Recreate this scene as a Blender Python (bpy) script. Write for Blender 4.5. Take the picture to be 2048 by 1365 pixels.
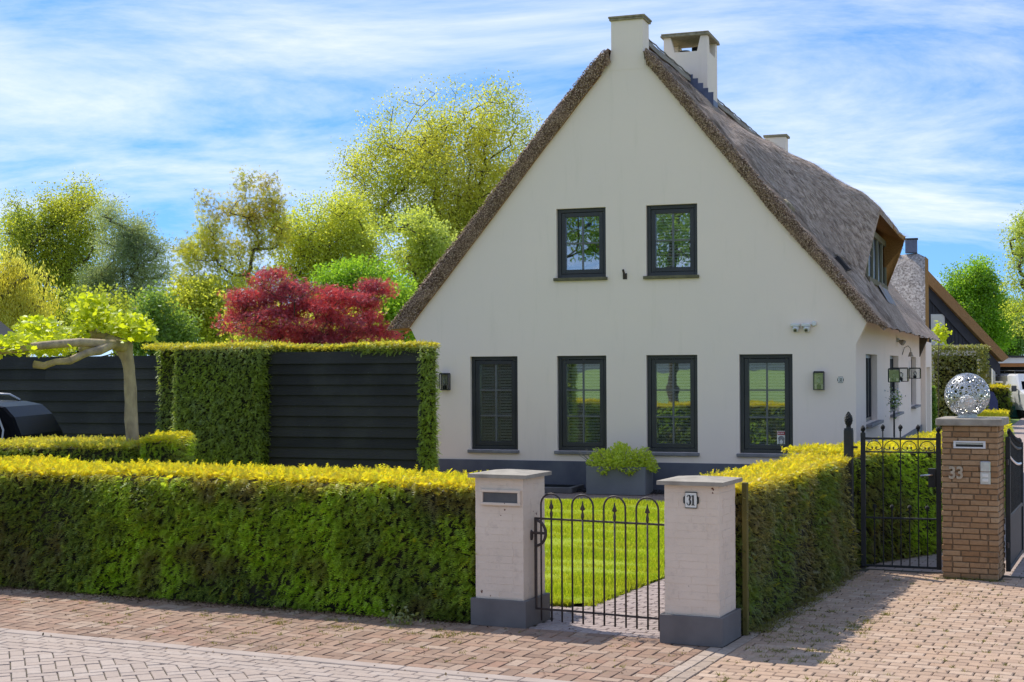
import bpy, math, random
import numpy as np
from mathutils import Vector, Matrix
from mathutils.geometry import tessellate_polygon
R_ = np.random.default_rng(11)
random.seed(5)
C = bpy.context.scene.collection
SC = bpy.context.scene
for o in list(bpy.data.objects):
    bpy.data.objects.remove(o)
PI = math.pi
# ------------------------------------------------------------------ camera
F, H, CX, HY, ROLL = 2900.0, 2.3, 1024.0, 733.0, 0.00576
cd = bpy.data.cameras.new('camera')
cam = bpy.data.objects.new('camera', cd); C.objects.link(cam)
cd.sensor_fit = 'HORIZONTAL'; cd.sensor_width = 36.0; cd.lens = F / 2048 * 36
cd.shift_x = 0.0; cd.shift_y = (HY - 682.5) / 2048
cd.clip_start = 0.1; cd.clip_end = 3000
c_, s_ = math.cos(ROLL), math.sin(ROLL)
cam.matrix_world = Matrix(((c_, s_, 0, 0), (0, 0, -1, 0), (-s_, c_, 0, H), (0, 0, 0, 1)))
SC.camera = cam
# ------------------------------------------------------------------ world, sun, exposure
SUN = Vector((-0.359, 0.448, 0.819)).normalized()
wd = bpy.data.worlds.new('World'); SC.world = wd; wd.use_nodes = True
nt = wd.node_tree; nt.nodes.clear()
def wn(t, **k):
    n = nt.nodes.new(t)
    for a, b in k.items(): setattr(n, a, b)
    return n
def wl(a, b): nt.links.new(a, b)
out = wn('ShaderNodeOutputWorld')
sky = wn('ShaderNodeTexSky', sky_type='NISHITA')
sky.sun_disc = False; sky.sun_elevation = math.radians(55); sky.sun_rotation = math.atan2(SUN.x, SUN.y)
sky.altitude = 0; sky.air_density = 1.0; sky.dust_density = 0.2; sky.ozone_density = 3.0
tc = wn('ShaderNodeTexCoord'); sep = wn('ShaderNodeSeparateXYZ'); wl(tc.outputs['Generated'], sep.inputs[0])
def wm(op, a, b=None):
    n = wn('ShaderNodeMath', operation=op)
    for i, v in enumerate((a, b)):
        if v is None: continue
        if isinstance(v, (int, float)): n.inputs[i].default_value = v
        else: wl(v, n.inputs[i])
    return n.outputs[0]
zz = wm('MAXIMUM', sep.outputs[2], 0.0)
comb = wn('ShaderNodeCombineXYZ'); wl(sep.outputs[0], comb.inputs[0]); wl(sep.outputs[1], comb.inputs[1])
wl(wm('ADD', wm('MULTIPLY', zz, 1.6), 0.16), comb.inputs[2])
nrm = wn('ShaderNodeVectorMath', operation='NORMALIZE'); wl(comb.outputs[0], nrm.inputs[0])
wl(nrm.outputs[0], sky.inputs[0])
hs = wn('ShaderNodeHueSaturation'); hs.inputs['Saturation'].default_value = 1.40; hs.inputs['Value'].default_value = 1.0
wl(sky.outputs[0], hs.inputs['Color'])
bg1 = wn('ShaderNodeBackground'); bg1.inputs[1].default_value = 0.09; wl(hs.outputs[0], bg1.inputs[0])
den = wm('ADD', zz, 0.22)
cc = wn('ShaderNodeCombineXYZ')
wl(wm('DIVIDE', sep.outputs[0], den), cc.inputs[0]); wl(wm('DIVIDE', sep.outputs[1], den), cc.inputs[1])
mp = wn('ShaderNodeMapping'); mp.inputs['Rotation'].default_value = (0, 0, 0.2); mp.inputs['Scale'].default_value = (0.75, 1.3, 1)
mp.inputs['Location'].default_value = (3.1, 1.7, 0)
wl(cc.outputs[0], mp.inputs[0])
n1 = wn('ShaderNodeTexNoise'); n1.inputs['Scale'].default_value = 1.35; n1.inputs['Detail'].default_value = 9; n1.inputs['Roughness'].default_value = 0.64; n1.inputs['Distortion'].default_value = 0.5
wl(mp.outputs[0], n1.inputs[0])
cr = wn('ShaderNodeValToRGB'); cr.color_ramp.elements[0].position = 0.41; cr.color_ramp.elements[1].position = 0.69
cr.color_ramp.elements[0].color = (0.12, 0.12, 0.12, 1); cr.color_ramp.elements[1].color = (0.90, 0.90, 0.90, 1)
wl(n1.outputs[0], cr.inputs[0])
n2 = wn('ShaderNodeTexNoise'); n2.inputs['Scale'].default_value = 0.45; n2.inputs['Detail'].default_value = 3; wl(mp.outputs[0], n2.inputs[0])
ccr = wn('ShaderNodeValToRGB'); ccr.color_ramp.elements[0].color = (0.40, 0.44, 0.54, 1); ccr.color_ramp.elements[1].color = (0.56, 0.57, 0.62, 1)
ccr.color_ramp.elements[0].position = 0.35; ccr.color_ramp.elements[1].position = 0.65
wl(n2.outputs[0], ccr.inputs[0])
bg2 = wn('ShaderNodeBackground'); bg2.inputs[1].default_value = 1.0; wl(ccr.outputs[0], bg2.inputs[0])
mx = wn('ShaderNodeMixShader'); wl(cr.outputs[0], mx.inputs[0]); wl(bg1.outputs[0], mx.inputs[1]); wl(bg2.outputs[0], mx.inputs[2])
wl(mx.outputs[0], out.inputs[0])
sd = bpy.data.lights.new('sun', 'SUN'); sd.energy = 2.25; sd.angle = math.radians(0.6); sd.color = (1.0, 0.94, 0.84)
so = bpy.data.objects.new('sun', sd); C.objects.link(so); so.rotation_euler = SUN.to_track_quat('Z', 'Y').to_euler()
SC.view_settings.view_transform = 'Standard'; SC.view_settings.look = 'None'
SC.view_settings.exposure = 1.15; SC.view_settings.gamma = 1.0; SC.view_settings.use_curve_mapping = False
try:
    SC.cycles.max_bounces = 6; SC.cycles.diffuse_bounces = 3; SC.cycles.transparent_max_bounces = 8
    SC.cycles.use_denoising = True
except Exception: pass
# ------------------------------------------------------------------ frames
def ray(px, py):
    a = (px - CX) / F; b = (HY - py) / F
    return (a * c_ + b * s_, 1.0, -a * s_ + b * c_)
def at(px, py, Y):
    r = ray(px, py); return Vector((r[0] * Y, Y, H + r[2] * Y))
TH = math.atan((2040 - 1024) / F); HO = Vector((-2.0028, 28.1431, 0))
PHI = math.radians(25); GO = Vector((1.6812, 11.7554, 0))
eu = Vector((math.cos(TH), -math.sin(TH), 0)); ev = Vector((math.sin(TH), math.cos(TH), 0))
es = Vector((math.cos(PHI), -math.sin(PHI), 0)); et = Vector((math.sin(PHI), math.cos(PHI), 0))
def hw(u, v, w=0): return HO + eu * u + ev * v + Vector((0, 0, w))
def gw(s, t, z=0): return GO + es * s + et * t + Vector((0, 0, z))
def fac(px, py, v=0.0):
    r = ray(px, py); o = HO + ev * v
    d = eu.x * -r[1] - eu.y * -r[0]
    u = (-o.x * -r[1] - -o.y * -r[0]) / d
    k = (eu.x * -o.y - eu.y * -o.x) / d
    return u, H + r[2] * k
def projpx(p):
    a = p.x / p.y; b = (p.z - H) / p.y
    return CX + F * (a * c_ - b * s_), HY - F * (a * s_ + b * c_)
# ------------------------------------------------------------------ materials
MATS = {}
class NT:
    def __init__(s, name):
        s.m = bpy.data.materials.new(name); s.m.use_nodes = True
        s.t = s.m.node_tree; s.t.nodes.clear()
        s.out = s.n('ShaderNodeOutputMaterial')
    def n(s, t, **k):
        x = s.t.nodes.new(t)
        for a, b in k.items(): setattr(x, a, b)
        return x
    def l(s, a, b): s.t.links.new(a, b)
    def mix(s, fac, a, b, mode='MIX'):
        x = s.n('ShaderNodeMix', data_type='RGBA', blend_type=mode)
        for k, v in ((0, fac), (6, a), (7, b)):
            if isinstance(v, (int, float)): x.inputs[k].default_value = v
            elif isinstance(v, tuple): x.inputs[k].default_value = v if len(v) == 4 else v + (1,)
            else: s.l(v, x.inputs[k])
        return x.outputs[2]
    def math(s, op, a, b=0.0):
        x = s.n('ShaderNodeMath', operation=op)
        for i, v in enumerate((a, b)):
            if isinstance(v, (int, float)): x.inputs[i].default_value = v
            else: s.l(v, x.inputs[i])
        return x.outputs[0]
    def coords(s, kind='obj', scale=(1, 1, 1), rot=(0, 0, 0)):
        if kind == 'world': o = s.n('ShaderNodeNewGeometry').outputs['Position']
        else: o = s.n('ShaderNodeTexCoord').outputs['Object']
        m = s.n('ShaderNodeMapping'); m.inputs['Scale'].default_value = scale; m.inputs['Rotation'].default_value = rot
        s.l(o, m.inputs[0]); return m.outputs[0]
    def noise(s, co, scale, detail=4, rough=0.55, dist=0.0):
        x = s.n('ShaderNodeTexNoise'); x.inputs['Scale'].default_value = scale; x.inputs['Detail'].default_value = detail
        x.inputs['Roughness'].default_value = rough; x.inputs['Distortion'].default_value = dist
        s.l(co, x.inputs[0]); return x.outputs[0]
    def ramp(s, v, p0, p1, c0=(0, 0, 0), c1=(1, 1, 1)):
        x = s.n('ShaderNodeValToRGB'); e = x.color_ramp.elements
        e[0].position = p0; e[1].position = p1; e[0].color = c0 + (1,); e[1].color = c1 + (1,)
        s.l(v, x.inputs[0]); return x.outputs[0]
    def bump(s, h, strength=0.3, dist=0.01):
        x = s.n('ShaderNodeBump'); x.inputs['Strength'].default_value = strength; x.inputs['Distance'].default_value = dist
        s.l(h, x.inputs['Height']); return x.outputs[0]
    def pbr(s, col, rough=0.6, bump=None, metal=0.0, spec=0.4):
        p = s.n('ShaderNodeBsdfPrincipled')
        for k, v in (('Base Color', col), ('Roughness', rough), ('Metallic', metal)):
            if isinstance(v, tuple): p.inputs[k].default_value = v + (1,)
            elif isinstance(v, (int, float)): p.inputs[k].default_value = v
            else: s.l(v, p.inputs[k])
        p.inputs['Specular IOR Level'].default_value = spec
        if bump is not None: s.l(bump, p.inputs['Normal'])
        s.l(p.outputs[0], s.out.inputs[0]); return s.m
def basic(name, c1, c2=None, scale=6, rough=0.6, bump=0.15, bscale=40, metal=0, spec=0.4, kind='obj', stretch=(1, 1, 1), dist=0.004):
    t = NT(name); co = t.coords(kind, stretch)
    if c2 is None: c2 = tuple(min(1, x * 0.75) for x in c1)
    col = t.mix(t.ramp(t.noise(co, scale, 5), 0.35, 0.68), c1, c2)
    b = t.bump(t.noise(co, bscale, 4), bump, dist) if bump else None
    return t.pbr(col, rough, b, metal, spec)
def plaster(name, c1, c2, stain):
    t = NT(name); co = t.coords('obj')
    a = t.mix(t.ramp(t.noise(co, 0.7, 6, 0.6), 0.3, 0.7), c1, c2)
    st = t.coords('obj', (3.0, 3.0, 0.35))
    streak = t.math('MULTIPLY', t.ramp(t.noise(st, 1.6, 6, 0.65), 0.55, 0.85), 0.5)
    a = t.mix(streak, a, stain)
    speck = t.ramp(t.noise(co, 34, 2), 0.76, 0.80)
    a = t.mix(t.math('MULTIPLY', speck, 0.25), a, (0.12, 0.11, 0.09))
    h = t.math('ADD', t.noise(co, 2.2, 3), t.math('MULTIPLY', t.noise(co, 60, 4), 0.12))
    return t.pbr(a, 0.85, t.bump(h, 0.35, 0.02), 0, 0.2)
def island(t):
    g = t.n('ShaderNodeNewGeometry'); oi = t.n('ShaderNodeObjectInfo')
    return t.math('FRACT', t.math('ADD', g.outputs['Random Per Island'], oi.outputs['Random']))
def brickmat(name, cols, rough=0.8, dark=(0.05, 0.04, 0.035), moss=None):
    t = NT(name); r = island(t)
    x = t.n('ShaderNodeValToRGB'); e = x.color_ramp.elements
    while len(e) < len(cols): e.new(0.5)
    for i, c in enumerate(cols): e[i].position = i / (len(cols) - 1); e[i].color = c + (1,)
    t.l(r, x.inputs[0])
    co = t.coords('world')
    n = t.noise(co, 22, 6, 0.65); n2 = t.noise(co, 1.3, 4)
    col = t.mix(t.math('MULTIPLY', t.ramp(n, 0.45, 0.78), 0.5), x.outputs[0], dark)
    col = t.mix(t.math('MULTIPLY', t.ramp(n2, 0.4, 0.7), 0.5), col, cols[-1])
    if moss: col = t.mix(t.math('MULTIPLY', t.ramp(t.noise(co, 3.1, 6, 0.7), 0.60, 0.75), 0.6), col, moss)
    return t.pbr(col, rough, t.bump(t.noise(co, 90, 5), 0.5, 0.004), 0, 0.25)
def leafmat(name, ca, cb, sunny_tip=None, trans=0.4, patch=None, pscale=0.8, gloss=0.06, brown=None):
    t = NT(name); g = t.n('ShaderNodeNewGeometry')
    if sunny_tip is None and name != 'lawn_grass': ca = tuple(x * .55 + y * .45 for x, y in zip(ca, cb))
    col = t.mix(g.outputs['Random Per Island'], ca, cb); rv = g.outputs['Random Per Island']
    co = t.coords('world')
    if patch: col = t.mix(t.ramp(t.noise(co, pscale, 3), 0.44, 0.60), col, t.mix(rv, tuple(x * 0.62 for x in patch), tuple(x * 1.2 for x in patch)))
    if brown: col = t.mix(t.math('MULTIPLY', t.ramp(t.noise(co, pscale * 1.7, 3), 0.52, 0.66), 0.8), col, brown)
    if sunny_tip:
        a = t.n('ShaderNodeAttribute'); a.attribute_name = 'sunny_tip'  # yellow of new shoots, with sunlight on the hedge tops put into the colour
        tipc = t.mix(g.outputs['Random Per Island'], sunny_tip, tuple(x * f for x, f in zip(sunny_tip, (0.66, 0.92, 1.3))))
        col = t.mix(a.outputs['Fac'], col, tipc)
    d = t.n('ShaderNodeBsdfDiffuse'); t.l(col, d.inputs[0])
    tr = t.n('ShaderNodeBsdfTranslucent'); t.l(t.mix(1.0, col, (1.7, 1.65, 0.9), 'MULTIPLY'), tr.inputs[0])
    m = t.n('ShaderNodeMixShader'); m.inputs[0].default_value = trans; t.l(d.outputs[0], m.inputs[1]); t.l(tr.outputs[0], m.inputs[2])
    gl = t.n('ShaderNodeBsdfGlossy'); gl.inputs['Roughness'].default_value = 0.4; gl.inputs[0].default_value = (0.8, 0.85, 0.9, 1)
    m2 = t.n('ShaderNodeMixShader'); m2.inputs[0].default_value = gloss; t.l(m.outputs[0], m2.inputs[1]); t.l(gl.outputs[0], m2.inputs[2])
    t.l(m2.outputs[0], t.out.inputs[0]); return t.m
def glassmat(name, refl=0.2, tint=(0.85, 0.9, 0.9)):
    t = NT(name); gl = t.n('ShaderNodeBsdfGlossy'); gl.inputs['Roughness'].default_value = 0.01; gl.inputs[0].default_value = (0.95, 0.97, 1, 1)
    tr = t.n('ShaderNodeBsdfTransparent'); tr.inputs[0].default_value = tint + (1,)
    fr = t.n('ShaderNodeFresnel'); fr.inputs[0].default_value = 1.5
    co = t.coords('world')
    b = t.bump(t.noise(co, 1.6, 2), 0.05, 0.02); t.l(b, gl.inputs['Normal'])
    f = t.math('ADD', fr.outputs[0], refl)
    m = t.n('ShaderNodeMixShader'); t.l(f, m.inputs[0]); t.l(tr.outputs[0], m.inputs[1]); t.l(gl.outputs[0], m.inputs[2])
    t.l(m.outputs[0], t.out.inputs[0]); return t.m
def thatchmat(name, c1, c2, c3, stretch, slope=False):
    t = NT(name); cw = t.coords('obj'); co = t.coords('obj', stretch)
    if slope:
        r1 = t.coords('obj', (1, 1, 1), (0, math.radians(-50), 0)); mm = t.n('ShaderNodeMapping'); mm.inputs['Scale'].default_value = stretch; t.l(r1, mm.inputs[0]); co = mm.outputs[0]
    n = t.noise(co, 8, 5, 0.7)
    col = t.mix(t.ramp(n, 0.38, 0.62), c1, c2)
    col = t.mix(t.math('MULTIPLY', t.ramp(t.noise(cw, 1.1, 5), 0.45, 0.7), 0.6), col, c3)
    h = t.math('ADD', n, t.math('MULTIPLY', t.noise(cw, 45, 3), 0.8))
    return t.pbr(col, 0.95, t.bump(h, 0.9, 0.03), 0, 0.1)
def reedmat(name, cols):
    t = NT(name); r = island(t)
    x = t.n('ShaderNodeValToRGB'); e = x.color_ramp.elements
    while len(e) < len(cols): e.new(0.5)
    for i, c in enumerate(cols): e[i].position = i / (len(cols) - 1); e[i].color = c + (1,)
    t.l(r, x.inputs[0]); return t.pbr(x.outputs[0], 0.9, None, 0, 0.1)
M = {}
M['plaster'] = plaster('house_plaster', (0.90, 0.755, 0.645), (0.87, 0.735, 0.635), (0.70, 0.60, 0.48))
M['plinth'] = basic('plinth_paint', (0.125, 0.13, 0.155), (0.085, 0.09, 0.12), 2.5, 0.6, 0.2, 30)
M['frame'] = basic('window_frame_paint', (0.036, 0.037, 0.040), (0.046, 0.047, 0.050), 3, 0.35, 0.03, 60)
M['bar'] = basic('highlit_bar_paint', (0.12, 0.125, 0.13), (0.15, 0.155, 0.16), 3, 0.35, 0)  # lighter than the frames: highlights on bar edges put into the colour
M['sill'] = basic('sill_stone', (0.24, 0.23, 0.24), (0.16, 0.155, 0.16), 5, 0.6, 0.15)
M['sill2'] = basic('mossy_sill_stone', (0.17, 0.15, 0.085), (0.10, 0.09, 0.05), 9, 0.85, 0.3)
M['glass'] = glassmat('window_glass', 0.28)
M['clear'] = glassmat('lantern_glass', 0.06, (0.9, 0.92, 0.9))
M['slat'] = basic('shutter_slat_paint', (0.76, 0.76, 0.76), (0.80, 0.80, 0.80), 4, 0.5, 0)
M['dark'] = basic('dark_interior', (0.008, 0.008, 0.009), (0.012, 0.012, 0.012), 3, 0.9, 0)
M['thatch'] = thatchmat('weathered_thatch', (0.23, 0.175, 0.14), (0.63, 0.505, 0.42), (0.39, 0.305, 0.25), (0.7, 4.6, 2.0), True)
M['verge'] = thatchmat('verge_thatch', (0.14, 0.09, 0.065), (0.46, 0.315, 0.24), (0.25, 0.17, 0.13), (3.2, 3.2, 3.2))
M['soffit'] = thatchmat('fresh_reed', (0.30, 0.15, 0.05), (0.50, 0.28, 0.10), (0.36, 0.18, 0.06), (12, 12, 5))
M['reed'] = reedmat('loose_reed', [(0.14, 0.105, 0.085), (0.36, 0.285, 0.24), (0.52, 0.42, 0.35), (0.68, 0.56, 0.47)])
M['reedend'] = reedmat('reed_ends', [(0.085, 0.05, 0.035), (0.28, 0.18, 0.13), (0.54, 0.375, 0.28), (0.82, 0.63, 0.49)])
M['wood'] = basic('orange_timber', (0.45, 0.19, 0.05), (0.36, 0.14, 0.04), 3, 0.6, 0.1, stretch=(1, 8, 8))
M['capstone'] = basic('cap_stone', (0.36, 0.32, 0.26), (0.24, 0.21, 0.17), 8, 0.85, 0.4, 40)
M['mosscap'] = basic('mossy_cap', (0.36, 0.31, 0.22), (0.22, 0.185, 0.12), 14, 0.9, 0.6, 30)
M['lead'] = basic('lead_flashing', (0.13, 0.15, 0.24), (0.09, 0.10, 0.17), 6, 0.5, 0.2)
M['ridge'] = thatchmat('ridge_cap', (0.34, 0.29, 0.25), (0.50, 0.44, 0.38), (0.26, 0.22, 0.19), (9, 9, 9))
M['wire'] = basic('wire', (0.22, 0.2, 0.18), None, 4, 0.8, 0)
M['black'] = basic('black_metal', (0.016, 0.019, 0.02), (0.028, 0.031, 0.032), 12, 0.6, 0.1, 70)
M['iron'] = basic('weathered_iron', (0.030, 0.025, 0.024), (0.075, 0.052, 0.045), 18, 0.55, 0.25, 90)
M['white'] = basic('white_plastic', (0.72, 0.72, 0.70), (0.65, 0.64, 0.62), 4, 0.4, 0)
M['lamp'] = basic('lamp_fitting', (0.55, 0.5, 0.36), (0.4, 0.36, 0.25), 30, 0.4, 0)
M['enamel'] = basic('enamel_white', (0.75, 0.74, 0.68), (0.66, 0.65, 0.6), 12, 0.3, 0)
M['ink'] = basic('black_enamel', (0.01, 0.01, 0.01), (0.02, 0.02, 0.02), 5, 0.35, 0)
M['red'] = basic('red_print', (0.4, 0.03, 0.04), (0.34, 0.02, 0.03), 5, 0.4, 0)
M['greyprint'] = basic('grey_print', (0.16, 0.15, 0.15), (0.3, 0.29, 0.28), 40, 0.5, 0)
M['steel'] = basic('brushed_steel', (0.62, 0.62, 0.62), (0.5, 0.5, 0.5), 20, 0.3, 0.05, 200, metal=0.85)
M['digit'] = basic('weathered_brass', (0.52, 0.43, 0.31), (0.38, 0.31, 0.22), 20, 0.45, 0.1, metal=0.25)
M['globe'] = basic('opal_globe', (0.8, 0.79, 0.75), (0.74, 0.73, 0.7), 2, 0.3, 0)
M['stoneplinth'] = basic('blue_stone', (0.105, 0.098, 0.097), (0.15, 0.14, 0.138), 3, 0.6, 0.25, 70)
M['zinc'] = basic('zinc_planter', (0.15, 0.158, 0.172), (0.20, 0.205, 0.215), 1.6, 0.5, 0.15, 30)
def board_mat():
    t = NT('black_tarred_board'); co = t.coords('world', (0.6, 0.6, 14)); cw = t.coords('world')
    r = island(t)
    col = t.mix(r, (0.012, 0.011, 0.011), (0.030, 0.027, 0.027))
    col = t.mix(t.math('MULTIPLY', t.ramp(t.noise(cw, 1.4, 5), 0.45, 0.75), 0.6), col, (0.05, 0.047, 0.042))
    col = t.mix(t.ramp(t.noise(cw, 60, 2), 0.76, 0.78), col, (0.3, 0.3, 0.3))
    return t.pbr(col, 0.6, t.bump(t.noise(co, 6, 6, 0.7), 0.9, 0.014), 0, 0.3)
M['board'] = board_mat()
M['bed'] = basic('sand_bed', (0.055, 0.05, 0.035), (0.085, 0.075, 0.05), 6, 0.95, 0.6, 30)
M['soil'] = basic('soil', (0.06, 0.045, 0.03), (0.035, 0.028, 0.02), 6, 0.95, 0.8, 18, dist=0.02)
M['field'] = basic('meadow', (0.15, 0.23, 0.05), (0.19, 0.27, 0.07), 0.15, 0.95, 0.4, 3, kind='world')
M['lawn'] = basic('lawn_ground', (0.24, 0.32, 0.015), (0.34, 0.40, 0.025), 2.2, 0.95, 0.6, 60, kind='world')
M['pavebrick'] = brickmat('red_clinker', [(0.25, 0.155, 0.105), (0.33, 0.215, 0.15), (0.30, 0.17, 0.115), (0.40, 0.295, 0.22), (0.21, 0.13, 0.09), (0.36, 0.245, 0.175)], 0.8, (0.12, 0.085, 0.07), (0.14, 0.13, 0.05))
M['streetbrick'] = brickmat('street_clinker', [(0.385, 0.305, 0.25), (0.425, 0.35, 0.295), (0.355, 0.28, 0.23), (0.415, 0.33, 0.27)], 0.75, (0.20, 0.155, 0.14))
M['drivebrick'] = brickmat('drive_clinker', [(0.40, 0.275, 0.19), (0.46, 0.325, 0.23), (0.35, 0.24, 0.17), (0.51, 0.38, 0.28), (0.43, 0.285, 0.19)], 0.8, (0.20, 0.14, 0.10), (0.22, 0.19, 0.08))
M['pathbrick'] = brickmat('path_clinker', [(0.36, 0.29, 0.27), (0.42, 0.34, 0.31), (0.33, 0.26, 0.24)], 0.8, (0.15, 0.11, 0.10))
M['edge'] = brickmat('edge_clinker', [(0.38, 0.29, 0.22), (0.44, 0.35, 0.28), (0.34, 0.26, 0.2)], 0.85, (0.12, 0.1, 0.07), (0.13, 0.13, 0.04))
M['curb'] = basic('concrete_curb', (0.40, 0.325, 0.275), (0.34, 0.27, 0.225), 4, 0.85, 0.3, 60, kind='world')
M['colbrick'] = brickmat('handmade_brick', [(0.27, 0.15, 0.07), (0.40, 0.26, 0.14), (0.34, 0.20, 0.10), (0.48, 0.34, 0.20), (0.30, 0.17, 0.08), (0.43, 0.28, 0.155), (0.37, 0.22, 0.11)], 0.9, (0.10, 0.055, 0.035), (0.45, 0.34, 0.25))
M['mortar'] = basic('mortar', (0.21, 0.145, 0.085), (0.15, 0.10, 0.055), 20, 0.95, 0.5, 60)
def paintbrick():
    t = NT('painted_brick'); co = t.coords('world')
    col = t.mix(t.ramp(t.noise(co, 2.5, 5), 0.3, 0.7), (0.73, 0.61, 0.49), (0.66, 0.545, 0.43))
    col = t.mix(t.math('MULTIPLY', t.ramp(t.noise(co, 11, 6, 0.7), 0.55, 0.8), 0.45), col, (0.30, 0.24, 0.2))
    col = t.mix(t.ramp(t.noise(co, 9.5, 3, 0.6), 0.705, 0.715), col, (0.13, 0.055, 0.035))
    return t.pbr(col, 0.75, t.bump(t.noise(co, 50, 5), 0.6, 0.006), 0, 0.3)
M['paintbrick'] = paintbrick()
M['bark'] = basic('bark', (0.11, 0.09, 0.065), (0.055, 0.045, 0.035), 8, 0.95, 0.8, 22, stretch=(1, 1, 0.3), dist=0.03)
M['palebark'] = basic('plane_bark', (0.46, 0.36, 0.22), (0.25, 0.19, 0.12), 9, 0.85, 0.9, 22, stretch=(1, 1, 0.5), dist=0.01)
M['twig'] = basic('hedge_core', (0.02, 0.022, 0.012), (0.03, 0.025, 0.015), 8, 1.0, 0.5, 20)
M['postwood'] = basic('mossy_post', (0.14, 0.115, 0.03), (0.09, 0.08, 0.02), 8, 0.9, 0.4, 30, stretch=(1, 1, 0.2))
M['carpaint'] = basic('black_car_paint', (0.004, 0.004, 0.006), (0.006, 0.006, 0.008), 2, 0.3, 0, spec=0.04)
M['carglass'] = basic('tinted_glass', (0.002, 0.002, 0.003), (0.003, 0.003, 0.004), 2, 0.2, 0, spec=0.04)
M['trim'] = basic('alu_trim', (0.35, 0.35, 0.36), (0.3, 0.3, 0.3), 5, 0.3, 0, metal=0.7)
M['tyre'] = basic('rubber', (0.02, 0.02, 0.02), (0.03, 0.03, 0.03), 9, 0.85, 0.2)
M['tail'] = basic('tail_lens', (0.25, 0.01, 0.01), (0.2, 0.01, 0.01), 5, 0.2, 0)
M['vanpaint'] = basic('white_van_paint', (0.7, 0.71, 0.72), (0.66, 0.67, 0.68), 2, 0.2, 0)
M['greytrim'] = basic('grey_plastic', (0.07, 0.07, 0.075), (0.1, 0.1, 0.1), 6, 0.6, 0)
M['greywall'] = plaster('neighbour_plaster', (0.60, 0.55, 0.46), (0.55, 0.5, 0.42), (0.4, 0.36, 0.3))
M['slate'] = basic('black_gable_paint', (0.03, 0.032, 0.045), (0.04, 0.042, 0.055), 6, 0.6, 0.1)
M['newthatch'] = thatchmat('new_thatch', (0.30, 0.16, 0.07), (0.48, 0.29, 0.14), (0.36, 0.2, 0.09), (7, 7, 7))
M['palethatch'] = thatchmat('pale_thatch', (0.16, 0.135, 0.12), (0.60, 0.53, 0.48), (0.36, 0.31, 0.28), (1.6, 1.6, 1.1))
M['crate'] = basic('green_plastic', (0.02, 0.14, 0.10), (0.02, 0.11, 0.08), 5, 0.5, 0)
M['blue'] = basic('blue_plastic', (0.05, 0.06, 0.18), (0.04, 0.05, 0.14), 5, 0.4, 0)
M['yellow'] = basic('yellow_paint', (0.5, 0.28, 0.06), (0.4, 0.22, 0.05), 9, 0.6, 0)
M['gravel'] = brickmat('dark_pebble', [(0.02, 0.02, 0.025), (0.06, 0.06, 0.065), (0.035, 0.03, 0.035)], 0.8, (0.01, 0.01, 0.01))
M['tile'] = basic('dark_roof_tile', (0.02, 0.02, 0.025), (0.03, 0.03, 0.035), 5, 0.6, 0.2)
M['pale_strip'] = basic('beige_strip', (0.32, 0.30, 0.25), (0.24, 0.22, 0.18), 8, 0.9, 0.2)
M['petal'] = basic('white_petal', (0.7, 0.7, 0.68), (0.6, 0.62, 0.55), 20, 0.6, 0)
# foliage
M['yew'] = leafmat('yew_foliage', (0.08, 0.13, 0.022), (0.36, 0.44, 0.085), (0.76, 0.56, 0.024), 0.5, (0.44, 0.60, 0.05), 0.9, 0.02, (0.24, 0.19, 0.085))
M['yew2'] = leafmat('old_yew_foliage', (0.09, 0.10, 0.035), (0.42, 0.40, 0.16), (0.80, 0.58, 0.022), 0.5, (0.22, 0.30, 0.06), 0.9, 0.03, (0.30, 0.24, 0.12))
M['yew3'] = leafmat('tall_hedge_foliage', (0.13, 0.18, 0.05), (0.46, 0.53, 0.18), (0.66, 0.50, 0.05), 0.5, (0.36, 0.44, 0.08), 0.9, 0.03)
M['beech'] = leafmat('beech_foliage', (0.16, 0.19, 0.05), (0.29, 0.30, 0.085), None, 0.5, (0.32, 0.28, 0.085), 1.0)
M['plane'] = leafmat('plane_leaves', (0.34, 0.44, 0.015), (0.52, 0.56, 0.03), None, 0.55, None, 1, 0.03)
M['maple'] = leafmat('maple_leaves', (0.24, 0.016, 0.03), (0.52, 0.07, 0.11), None, 0.5, (0.36, 0.07, 0.13), 1.2, 0.05)
M['olive'] = leafmat('olive_green_leaves', (0.29, 0.33, 0.04), (0.46, 0.47, 0.07), None, 0.6, (0.35, 0.41, 0.06), 0.3, 0.03)
M['greyleaf'] = leafmat('grey_willow_leaves', (0.26, 0.31, 0.17), (0.42, 0.47, 0.27), None, 0.5, (0.22, 0.28, 0.15), 0.4, 0.03)
M['willow'] = leafmat('weeping_willow_leaves', (0.42, 0.42, 0.10), (0.60, 0.58, 0.14), None, 0.6, (0.60, 0.54, 0.07), 0.35, 0.03)
M['walnut'] = leafmat('walnut_leaves', (0.30, 0.34, 0.04), (0.50, 0.50, 0.07), None, 0.55, (0.42, 0.36, 0.05), 0.5, 0.03)
M['poplar'] = leafmat('poplar_leaves', (0.36, 0.39, 0.06), (0.58, 0.56, 0.11), None, 0.6, (0.41, 0.45, 0.07), 0.25, 0.03)
M['mid'] = leafmat('spring_green_leaves', (0.33, 0.38, 0.055), (0.52, 0.55, 0.10), None, 0.6, (0.47, 0.49, 0.06), 0.3, 0.03)
M['bright'] = leafmat('bright_green_leaves', (0.17, 0.33, 0.03), (0.29, 0.46, 0.04), None, 0.55, (0.24, 0.38, 0.04), 0.5, 0.03)
M['shade'] = leafmat('deep_green_leaves', (0.13, 0.22, 0.05), (0.24, 0.35, 0.08), None, 0.5, (0.18, 0.29, 0.06), 0.4, 0.03)
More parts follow.
